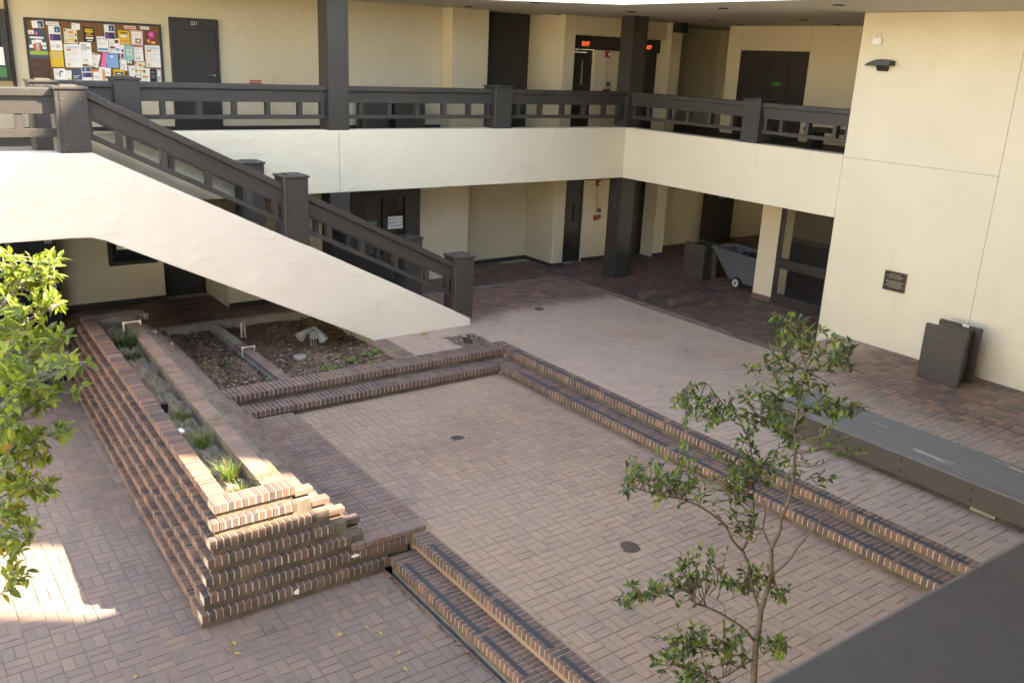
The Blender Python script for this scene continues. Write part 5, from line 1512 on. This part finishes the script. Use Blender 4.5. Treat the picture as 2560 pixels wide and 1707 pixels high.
# =================================================================== PLANTS
def leaf(mb, base, d, up, L, Wd, bc, fold=0.25):
    d = d.normalized(); side = d.cross(up)
    if side.length < 1e-4: side = d.orthogonal()
    side.normalize(); n = side.cross(d)
    dn = -n * (L * 0.12)
    p0 = base; p1 = base + d * (L * 0.28); p2 = base + d * (L * 0.62) + dn * 0.4; p3 = base + d * L + dn
    a1 = p1 + side * (Wd * 0.42) + n * (Wd * fold); a2 = p2 + side * (Wd * 0.40) + n * (Wd * fold * 0.8)
    b1 = p1 - side * (Wd * 0.42) + n * (Wd * fold); b2 = p2 - side * (Wd * 0.40) + n * (Wd * fold * 0.8)
    i = len(mb.v)
    mb.v += [tuple(q) for q in (p0, p1, p2, p3, a1, a2, b1, b2)]
    for f in ((0, 1, 4), (1, 2, 5, 4), (2, 3, 5), (0, 6, 1), (1, 6, 7, 2), (2, 7, 3)):
        mb.f.append(tuple(i + k for k in f)); mb.bc.append(bc); mb.mi.append(0)
def rdir():
    while True:
        v = Vector((R.uniform(-1, 1), R.uniform(-1, 1), R.uniform(-1, 1)))
        if 0.05 < v.length < 1: return v.normalized()
def blade(mb, base, h, lean, w, bc):
    a = R.uniform(0, 6.28); side = Vector((math.cos(a), math.sin(a), 0)); dr = Vector((-math.sin(a), math.cos(a), 0))
    if lean is not None: dr = lean
    pts = []
    bend = R.uniform(0.1, 0.7) * h
    for k in range(4):
        t = k / 3.0
        c = base + Vector((0, 0, h * t * (1 - 0.15 * t))) + dr * (bend * t * t)
        pts.append((c, w * (1 - t * 0.9)))
    for k in range(3):
        (c0, w0), (c1, w1) = pts[k], pts[k + 1]
        mb.quad([c0 - side * w0, c0 + side * w0, c1 + side * w1, c1 - side * w1], bc)

def tree_from(name, lab, grp, limbs, sprays, bark, leafm, L, seed, base_pt):
    """limbs: dict of key -> list of (px,py,depth,radius); sprays: (limb key, px, py, rx, ry, depth, n twigs, leaves per twig)"""
    global R
    keep = R; R = random.Random(seed)
    t = thing(name, lab, 'tree', base_pt, group=grp)
    o = Vector(base_pt)
    tr = MB(); P = {}
    for k, pts in limbs.items():
        pp = []
        raw = [unproject(a, b, d) for a, b, d, r in pts]
        rad = [r for *_, r in pts]
        # smooth by Catmull-Rom
        out, rr = [], []
        for i in range(len(raw) - 1):
            p0, p1, p2, p3 = raw[max(i - 1, 0)], raw[i], raw[i + 1], raw[min(i + 2, len(raw) - 1)]
            for q in range(4):
                s = q / 4.0
                out.append(0.5 * ((2 * p1) + (p2 - p0) * s + (2 * p0 - 5 * p1 + 4 * p2 - p3) * s * s + (3 * p1 - p0 - 3 * p2 + p3) * s ** 3))
                rr.append(rad[i] + (rad[i + 1] - rad[i]) * s)
        out.append(raw[-1]); rr.append(rad[-1])
        if k == 'trunk':
            out = [o] + out; rr = [rr[0] * 1.35] + rr
        P[k] = out
        tr.tube([q - o for q in out], rr, 8 if rad[0] > 0.012 else 6)
    cr = MB(); tg = MB()
    for (key, px, py, rx, ry, dep, nt, nl) in sprays:
        src = P[key]
        for _ in range(nt):
            a, rr_ = R.uniform(0, 6.283), math.sqrt(R.random())
            tip = unproject(px + rx * rr_ * math.cos(a), py + ry * rr_ * math.sin(a), dep + R.uniform(-0.28, 0.28))
            st_ = min(src, key=lambda q: (q - tip).length + R.uniform(0, 0.12))
            mid = (st_ + tip) / 2 + rdir() * 0.04 + Vector((0, 0, -0.02))
            pts = [st_, (st_ + mid) / 2 + rdir() * 0.012, mid, (mid + tip) / 2 + rdir() * 0.015, tip]
            tg.tube([q - o for q in pts], [0.0042, 0.0036, 0.003, 0.0022, 0.0012], 4)
            for i in range(nl):
                s = 0.35 + 0.65 * (i + R.random() * 0.5) / nl
                f = s * 4; j = min(3, int(f)); q = pts[j].lerp(pts[j + 1], f - j)
                ax = (pts[j + 1] - pts[j]).normalized()
                side = ax.cross(rdir())
                if side.length < 0.1: continue
                d = (side.normalized() * 0.8 + ax * 0.7 + Vector((0, 0, R.uniform(-0.35, 0.35))))
                up = Vector((R.uniform(-0.5, 0.5), R.uniform(-0.5, 0.5), 1.0))
                sz = L * R.uniform(0.65, 1.2)
                leaf(cr, q - o, d, up, sz, sz * R.uniform(0.42, 0.56), min(0.93, R.random() ** 1.3) if R.random() > 0.025 else 1.0, R.uniform(0.05, 0.3))
            leaf(cr, tip - o, pts[4] - pts[3] + Vector((0, 0, 0.01)), Vector((0, 0, 1)), L * 0.9, L * 0.4, R.uniform(0.6, 0.92))
    tr.build('trunk', bark, t, smooth=True)
    tg.build('twigs', bark, t, smooth=True)
    cr.build('crown', leafm, t)
    R = keep
    return t

def zq(x0, y0, s):
    return lambda x, y: (x0 + x * s, y0 + y * s)
A9 = zq(1660, 1100, 900 / 2325.0); A6 = zq(1660, 500, 900 / 2352.0); A8 = zq(800, 1100, 900 / 2325.0)
def pts(fn, lst, d, r0, r1, dd=0.0):
    n = len(lst)
    return [fn(x, y) + (d + dd * i / max(1, n - 1), r0 + (r1 - r0) * i / max(1, n - 1)) for i, (x, y) in enumerate(lst)]
TD = 5.35
limbs = {
 'trunk': pts(A9, [(575, 1640), (580, 1560), (590, 1350), (605, 1250), (625, 1100)], TD, 0.0205, 0.0175),
 'main': pts(A9, [(625, 1100), (650, 1020), (680, 920), (692, 850), (692, 700)], TD, 0.0160, 0.0125),
 'limbA': pts(A9, [(622, 1110), (600, 1050), (570, 950), (545, 800), (505, 715)], TD, 0.0115, 0.0095, 0.15),
 'A_left': pts(A9, [(505, 715), (440, 640), (400, 560), (300, 470), (150, 390), (0, 360), (-120, 330), (-260, 275)], TD + 0.15, 0.008, 0.003, -0.3),
 'A_up': pts(A9, [(505, 715), (550, 620), (575, 540), (578, 350), (578, 200), (560, 60), (545, -80)], TD + 0.15, 0.0085, 0.0055, 0.2),
 'A_top': pts(A6, [(548, 1555), (490, 1430), (400, 1350), (330, 1260), (270, 1200), (130, 1230)], TD + 0.35, 0.0055, 0.0018, 0.1),
 'A_top2': pts(A6, [(548, 1560), (620, 1450), (700, 1400), (760, 1330), (800, 1290)], TD + 0.35, 0.0045, 0.0018, -0.1),
 'B_right': pts(A9, [(692, 700), (745, 590), (755, 510), (790, 430), (820, 340), (840, 200), (845, 50), (850, -60)], TD, 0.0115, 0.0085, -0.1),
 'B_top': pts(A6, [(852, 1500), (880, 1350), (905, 1180), (925, 1110), (905, 1020), (880, 960), (895, 880), (850, 820), (780, 780), (715, 745)], TD - 0.1, 0.0085, 0.0018, 0.1),
 'B_topR': pts(A6, [(922, 1115), (960, 1060), (1020, 1010), (1140, 1000), (1230, 965), (1290, 930)], TD - 0.08, 0.005, 0.0016, -0.2),
 'B_topL': pts(A6, [(905, 1100), (830, 1060), (740, 1080), (620, 1110), (540, 1100)], TD - 0.05, 0.004, 0.0014, 0.15),
 'B_midR': pts(A6, [(870, 1440), (930, 1390), (1020, 1370), (1120, 1360), (1220, 1340), (1300, 1330)], TD - 0.1, 0.004, 0.0014, -0.25),
 'B_left': pts(A9, [(690, 698), (680, 665), (640, 570), (655, 450), (610, 280), (560, 150)], TD, 0.0075, 0.003, 0.2),
 'bare': pts(A9, [(700, 870), (800, 780), (880, 670), (980, 560), (1080, 455), (1200, 395), (1300, 325), (1405, 272)], TD, 0.0078, 0.0014, -0.35),
 'bare2': pts(A9, [(840, 330), (900, 270), (960, 220), (1040, 190)], TD - 0.05, 0.0035, 0.001, -0.1),
 'low_left': pts(A9, [(582, 1295), (520, 1220), (420, 1150), (300, 1085), (205, 1050), (180, 985), (60, 970), (-100, 1000), (-260, 1010)], TD, 0.0082, 0.002, -0.3),
 'low_left2': pts(A9, [(400, 1140), (380, 1060), (300, 1010), (265, 990)], TD - 0.1, 0.003, 0.001, -0.05),
 'low_a': pts(A9, [(575, 1420), (440, 1380), (300, 1355), (180, 1330), (60, 1300)], TD, 0.004, 0.0015, 0.25),
 'low_b': pts(A9, [(572, 1415), (480, 1470), (400, 1520), (330, 1540), (240, 1500), (60, 1440)], TD, 0.006, 0.002, -0.3),
 'low_r': pts(A9, [(590, 1420), (650, 1380), (700, 1330), (790, 1300)], TD, 0.0035, 0.0012, -0.2),
 'mid_in': pts(A9, [(640, 1040), (560, 960), (520, 920), (450, 930)], TD, 0.004, 0.0015, 0.25),
 'mid_r': pts(A9, [(690, 960), (740, 930), (790, 960)], TD, 0.0035, 0.0012, -0.2),
}
S = lambda fn, key, x, y, rx, ry, dd, nt, nl: (key,) + fn(x, y) + (rx, ry, TD + dd, nt, nl)
sprays = [
 S(A6, 'B_top', 780, 790, 42, 26, 0.0, 6, 6), S(A6, 'B_top', 860, 850, 55, 40, 0, 8, 6), S(A6, 'B_top', 960, 900, 55, 35, -0.05, 9, 6),
 S(A6, 'B_topR', 1120, 960, 60, 35, -0.2, 10, 7), S(A6, 'B_topR', 1200, 1040, 45, 30, -0.2, 7, 6), S(A6, 'B_topL', 720, 960, 45, 45, 0.05, 8, 6),
 S(A6, 'B_topL', 580, 1105, 20, 18, 0.15, 3, 4), S(A6, 'B_top', 900, 1180, 70, 40, 0, 10, 7), S(A6, 'B_top', 1040, 1140, 50, 30, -0.1, 7, 6),
 S(A6, 'B_top', 760, 1180, 60, 30, 0.1, 8, 6), S(A6, 'B_midR', 1030, 1330, 60, 40, -0.1, 11, 7), S(A6, 'B_midR', 1180, 1370, 50, 25, -0.25, 8, 6), S(A6, 'B_midR', 1280, 1330, 18, 12, -0.3, 3, 4),
 S(A6, 'A_top', 160, 1280, 50, 40, 0.4, 9, 6), S(A6, 'A_top', 300, 1290, 50, 45, 0.4, 10, 7), S(A6, 'A_top', 130, 1400, 40, 30, 0.4, 7, 6), S(A6, 'A_top', 330, 1420, 70, 45, 0.35, 14, 7),
 S(A6, 'A_top2', 560, 1350, 70, 45, 0.3, 14, 7), S(A6, 'A_top2', 700, 1290, 40, 30, 0.3, 7, 6), S(A6, 'A_top2', 690, 1440, 60, 45, 0.2, 12, 7), S(A6, 'B_right', 830, 1480, 60, 40, 0, 11, 7),
 S(A6, 'B_right', 1110, 1530, 40, 20, -0.2, 5, 5), S(A9, 'B_right', 1240, 80, 30, 16, -0.25, 4, 5),
 S(A9, 'A_left', 60, 150, 60, 50, 0.0, 12, 7), S(A9, 'A_left', -60, 260, 60, 35, -0.1, 12, 7), S(A9, 'A_left', -230, 200, 45, 30, -0.15, 8, 6), S(A9, 'A_left', 130, 280, 60, 40, 0, 10, 6), S(A9, 'A_left', -220, 320, 25, 18, -0.2, 3, 5),
 S(A9, 'A_up', 480, 120, 60, 50, 0.2, 13, 7), S(A9, 'A_up', 640, 180, 40, 40, 0.2, 9, 6), S(A9, 'A_up', 420, 240, 60, 35, 0.25, 11, 7), S(A9, 'A_up', 330, 380, 40, 40, 0.2, 8, 6), S(A9, 'A_up', 500, 520, 40, 30, 0.2, 7, 6),
 S(A9, 'B_left', 780, 80, 40, 40, 0.1, 8, 6), S(A9, 'bare2', 1060, 255, 20, 12, -0.15, 3, 4), S(A9, 'B_right', 900, 170, 25, 20, -0.1, 4, 4), S(A9, 'B_left', 470, 620, 22, 14, 0.2, 3, 4),
 S(A9, 'low_left', 40, 940, 60, 30, -0.15, 10, 7), S(A9, 'low_left', 180, 850, 50, 35, -0.1, 9, 6), S(A9, 'low_left', -120, 960, 50, 28, -0.2, 9, 6), S(A9, 'low_left', -230, 1010, 22, 18, -0.25, 4, 5), S(A9, 'low_left', 220, 740, 45, 20, -0.1, 7, 6), S(A9, 'low_left2', 350, 750, 30, 20, 0, 4, 5),
 S(A9, 'mid_in', 480, 900, 50, 40, 0.25, 11, 7), S(A9, 'mid_in', 620, 870, 40, 25, 0.2, 8, 6), S(A9, 'mid_r', 740, 950, 40, 28, -0.15, 8, 6), S(A9, 'mid_in', 390, 880, 22, 20, 0.2, 3, 5),
 S(A9, 'low_a', 160, 1230, 60, 40, 0.2, 11, 7), S(A9, 'low_a', 270, 1280, 50, 30, 0.2, 9, 6), S(A9, 'low_a', 40, 1330, 50, 40, 0.2, 9, 6), S(A9, 'low_a', 400, 1260, 35, 35, 0.15, 6, 6),
 S(A9, 'low_b', 60, 1450, 60, 40, -0.2, 12, 7), S(A9, 'low_b', 190, 1510, 50, 30, -0.2, 9, 6), S(A9, 'low_b', 360, 1400, 30, 20, -0.1, 5, 5), S(A9, 'low_r', 700, 1300, 45, 28, -0.15, 9, 6), S(A9, 'low_r', 800, 1295, 15, 10, -0.2, 2, 4), S(A9, 'low_a', 510, 1320, 20, 40, 0.1, 6, 6),
]
tb = unproject(*A9(575, 1640), TD); 
tree_from('young_tree', 'slender young camellia like tree with glossy leaves standing in the pit', 'courtyard trees', limbs, sprays, 'bark', 'leaf_shrub', 0.053, 21, (tb.x - 0.02, tb.y - 0.02, PITZ))

# sunlit shrub at the left edge
LD = 5.2
limbs2 = {
 'trunk': [(-160, 1750, LD, 0.03), (-140, 1500, LD, 0.028), (-130, 1250, LD, 0.025), (-110, 1000, LD, 0.02), (-80, 800, LD, 0.014), (-40, 660, LD, 0.008)],
 'b1': [(-100, 900, LD, .012), (0, 770, LD, .009), (70, 700, LD + .1, .006), (140, 655, LD + .1, .003)],
 'b2': [(-120, 1050, LD, .012), (-20, 880, LD - .1, .009), (70, 800, LD, .006), (150, 760, LD, .003)],
 'b3': [(-125, 1150, LD, .012), (0, 960, LD - .4, .009), (90, 880, LD - .2, .006), (170, 840, LD - .2, .003)],
 'b4': [(-130, 1200, LD, .012), (20, 1000, LD - .6, .009), (110, 950, LD - .5, .005), (205, 905, LD - .5, .003)],
 'b5': [(-130, 1250, LD, .012), (10, 1080, LD - .6, .008), (100, 1000, LD - .4, .005), (200, 975, LD - .4, .002)],
 'b6': [(-135, 1300, LD, .012), (0, 1150, LD - .7, .008), (90, 1090, LD - .5, .005), (160, 1070, LD - .5, .002)],
 'b7': [(-138, 1380, LD, .010), (0, 1240, LD - .5, .007), (60, 1215, LD - .5, .004), (130, 1215, LD - .5, .002)],
 'b8': [(-140, 1450, LD, .010), (-20, 1330, LD - .2, .006), (30, 1330, LD - .2, .004), (75, 1310, LD - .2, .002)],
 'b9': [(-145, 1560, LD, .009), (-20, 1500, LD - .3, .005), (20, 1460, LD - .3, .003), (40, 1420, LD - .3, .002)],
}
Q = lambda key, x, y, rx, ry, d, nt, nl: (key, x, y, rx, ry, d, nt, nl)
sprays2 = [
 Q('b1', 20, 650, 35, 25, LD, 9, 7), Q('b1', 120, 655, 40, 18, LD + .1, 10, 7), Q('b1', 60, 700, 60, 35, LD + .1, 18, 7), Q('b1', 120, 700, 30, 20, LD + .1, 6, 6), Q('b2', 20, 760, 40, 40, LD, 14, 7), Q('b2', 110, 755, 50, 20, LD, 12, 7), Q('b2', 40, 840, 50, 35, LD - .1, 14, 7),
 Q('b3', 100, 830, 60, 30, LD - .2, 14, 7), Q('b3', 20, 900, 40, 40, LD - .4, 14, 7), Q('b3', 110, 870, 40, 18, LD - .2, 9, 6), Q('b4', 165, 905, 40, 18, LD - .5, 10, 6), Q('b4', 110, 920, 30, 25, LD - .5, 8, 6), Q('b4', 40, 960, 45, 40, LD - .6, 16, 7), Q('b5', 190, 975, 16, 12, LD - .4, 3, 5),
 Q('b5', 90, 990, 45, 30, LD - .3, 12, 7), Q('b5', 20, 1040, 40, 40, LD - .7, 15, 7), Q('b6', 145, 1075, 28, 18, LD - .5, 7, 6), Q('b6', 60, 1090, 45, 30, LD - .6, 14, 7), Q('b6', 10, 1130, 35, 40, LD - .7, 14, 7), Q('b6', 90, 1140, 30, 18, LD - .4, 6, 6),
 Q('b7', 115, 1215, 26, 16, LD - .5, 6, 6), Q('b7', 30, 1200, 40, 35, LD - .6, 14, 7), Q('b7', 50, 1265, 25, 18, LD - .4, 5, 6), Q('b8', 60, 1310, 30, 18, LD - .2, 7, 5), Q('b8', 15, 1290, 25, 30, LD - .4, 8, 6), Q('b8', 20, 1365, 35, 25, LD - .2, 9, 6), Q('b9', 30, 1440, 22, 35, LD - .3, 8, 5), Q('b8', 70, 1450, 14, 14, LD - .2, 2, 4),
]
tb2 = unproject(-170, 1800, LD)
tree_from('sunlit_shrub', 'dense sunlit shrub with yellow green leaves reaching in over the lower walk', 'courtyard trees', limbs2, sprays2, 'bark_pale', 'leaf_bright', 0.072, 33, (tb2.x, tb2.y, LOWZ))

# planter weeds
def clump(name, x, y, z, r, n, hmin, hmax, mat, lab, w=0.004, grp='weeds in the planter', flop=1.0):
    mb = MB()
    for k in range(n):
        a, q = R.uniform(0, 6.28), r * math.sqrt(R.random())
        b = Vector((q * math.cos(a), q * math.sin(a), -0.02))
        blade(mb, b, R.uniform(hmin, hmax), Vector((math.cos(a) * flop + R.uniform(-.4, .4), math.sin(a) * flop + R.uniform(-.4, .4), 0)), w * R.uniform(0.6, 1.3), R.random())
    t = thing(name, lab, 'grass', (x, y, z), group=grp)
    mb.build('blades', mat, t)
    return t
GZ = TOP - 0.13
clump('grass_clump', -11.02 - 0.0, -1.75, GZ, 0.15, 420, 0.12, 0.34, 'grass_dark', 'thick dark ornamental grass clump at the far end of the planter', 0.004)
clump('grass_clump', -11.10, -2.35, GZ, 0.12, 160, 0.10, 0.26, 'grass_dark', 'drooping dark grass clump beside the bare far end of the planter', 0.004)
for i, (y, r, n, h0, h1, lab) in enumerate(((-5.62, 0.09, 120, 0.10, 0.26, 'tall bright grass tuft in the middle of the planter'), (-4.75, 0.10, 120, 0.06, 0.18, 'short bright grass tuft near the black pot'), (-6.55, 0.09, 160, 0.12, 0.26, 'bright grass tuft beside the sunlit coping'), (-6.98, 0.10, 160, 0.05, 0.16, 'low ragged weeds at the near end of the planter'))):
    clump('grass_tuft', -11.24 + sx_(y) + (0.0 if i < 2 else 0.02), y, GZ, r, n, h0, h1, 'grass', lab)
clump('grass_tuft', -10.98, -7.02, GZ + 0.03, 0.05, 70, 0.15, 0.30, 'grass', 'tall seeding grass tuft at the planter corner', 0.004)
clump('grass_tuft', -10.92, -5.35, TOP - 0.02, 0.015, 9, 0.12, 0.30, 'grass', 'single tall weed stalk standing on the planter rim', 0.005)
gc = MB()
for k in range(1500):
    y = R.uniform(-7.1, -2.4); x = -11.25 + sx_(y) + R.uniform(-0.15, 0.15)
    b = Vector((x, y, GZ - 0.01))
    if math.sin(y * 3.1) + math.sin(y * 7.3 + x * 9) < -0.4: continue
    if R.random() < 0.55: blade(gc, b, R.uniform(0.02, 0.09), None, 0.003, R.random())
    else: leaf(gc, b + Vector((0, 0, R.uniform(0.01, 0.05))), rdir() + Vector((0, 0, .2)), Vector((0, 0, 1)), R.uniform(.012, .028), R.uniform(.01, .018), R.uniform(0.2, 0.9))
go = gc.build('ground_cover', 'grass'); go['kind'] = 'stuff'; go['label'] = 'low weeds and ground cover in the long planter'; go['category'] = 'weeds'
def weed(x, y, z, r, n, lab, L=0.045):
    mb = MB(); st = MB()
    for k in range(n):
        a, q = R.uniform(0, 6.28), r * math.sqrt(R.random())
        b = Vector((q * math.cos(a), q * math.sin(a), R.uniform(0.02, 0.10)))
        st.tube([(b.x * .3, b.y * .3, -0.02), tuple(b)], [0.0022, 0.0015], 4)
        for j in range(3):
            leaf(mb, b, Vector((math.cos(a + j * 2.1), math.sin(a + j * 2.1), R.uniform(-.1, .5))), Vector((0, 0, 1)), L * R.uniform(.7, 1.2), L * .8, R.uniform(.35, .9))
    t = thing('weed', lab, 'weed', (x, y, z), group='weeds in the planting beds')
    st.build('stems', 'grass', t); mb.build('leaves', 'grass', t)
weed(-8.42, -2.95, BEDZ, 0.13, 24, 'broad leaved green weed at the front of the stair bed')
weed(-7.95, -2.78, BEDZ, 0.10, 13, 'small green weed in the middle of the stair bed')
weed(-7.52, -2.55, BEDZ, 0.14, 20, 'leafy green weed beside the brick edging of the stair bed')
weed(-9.42, -3.02, BEDZ, 0.06, 16, 'small green weed in the bed corner by the divider', 0.03)
weed(-9.68, -1.95, BEDZ, 0.06, 14, 'bright green weed in the middle of the narrow bed', 0.035)
weed(-10.02, -2.0, BEDZ, 0.05, 10, 'little green weed near the planter side of the narrow bed', 0.03)
weed(-7.75, -3.02, BEDZ, 0.06, 7, 'tiny weed at the front right of the stair bed', 0.035)
# weeds in the paving joints
clump('joint_weed', -9.33, -4.28, PITZ, 0.02, 14, 0.04, 0.10, 'grass', 'small weed growing between plinth and pit floor', 0.003, 'weeds in paving joints')
clump('joint_weed', -7.05, -7.65, PITZ, 0.03, 18, 0.01, 0.03, 'grass', 'tiny weed in the expansion joint of the pit floor', 0.003, 'weeds in paving joints')

# fallen leaves
def fallen(x, y, z, L, bc, lab, grp):
    mb = MB()
    leaf(mb, Vector((0, 0, 0.006)), Vector((math.cos(x * 37), math.sin(x * 37), 0.05)), Vector((R.uniform(-.3, .3), R.uniform(-.3, .3), 1)), L, L * 0.5, bc, 0.2)
    o = mb.build('fallen_leaf', 'dead_leaf'); o.location = (x, y, z)
    tag(o, lab, 'leaf', grp)
for i in range(26):
    a = R.random()
    x, y = -12.9 + 2.9 * R.random(), -10.0 + 2.2 * R.random()
    if x > -9.95: x = -10.1
    fallen(x, y, LOWZ + 0.002, R.uniform(0.035, 0.075), R.choice((0.85, 1.0, 1.0, 0.6)), 'small yellow fallen leaf on the lower brick walk', 'yellow leaves on the lower walk')
for i in range(46):
    t_ = R.random()
    fallen(D1 - 0.03 - abs(R.gauss(0, 0.07)), dy - 0.1 - 1.7 * t_ ** 1.4, LOWZ + 0.003, R.uniform(0.03, 0.06), R.uniform(0, 0.45), 'brown dead leaf gathered along the foot of the lower steps', 'brown leaves along the lower steps')
for i in range(7):
    fallen(R.uniform(-8.9, -7.0), R.uniform(-10, -4.5), PITZ + 0.002, R.uniform(0.025, 0.05), R.uniform(0, 0.9), 'small dry leaf lying on the pit floor', 'dry leaves on the pit floor')

# =================================================================== FOREGROUND RAILING (camera's own gallery)
paint_mat('near_paint', (0.105, 0.105, 0.115), 0.5)
fr = thing('near_railing', 'out of focus dark railing of the near gallery in the corner', 'railing')
m = MB(); m.box(-15.0, 0.0, -14.72, -14.40, 3.84, 3.91); m.build('cap', 'near_paint', fr, bevel=0.012)
m = MB(); m.box(-15.0, 0.0, -14.66, -14.50, 3.62, 3.839); m.build('board', 'near_paint', fr)
m = MB(); m.box(-15.0, 0.0, -14.66, -14.50, 3.36, 3.43); m.build('lower_rail', 'near_paint', fr)
for k in range(24):
    m = MB(); m.box(-14.8 + k * 0.58, -14.72 + k * 0.58, -14.64, -14.52, 3.431, 3.619); m.build('baluster', 'near_paint', fr)

# lettering as plain meshes
bpy.context.view_layer.update()
_dg = bpy.context.evaluated_depsgraph_get()
for o in [o for o in SC.objects if o.type == 'FONT']:
    me = bpy.data.meshes.new_from_object(o.evaluated_get(_dg))
    n = bpy.data.objects.new('lettering', me)
    COL.objects.link(n)
    n.parent = o.parent; n.location = o.location; n.rotation_euler = o.rotation_euler; n.scale = o.scale
    bpy.data.objects.remove(o)
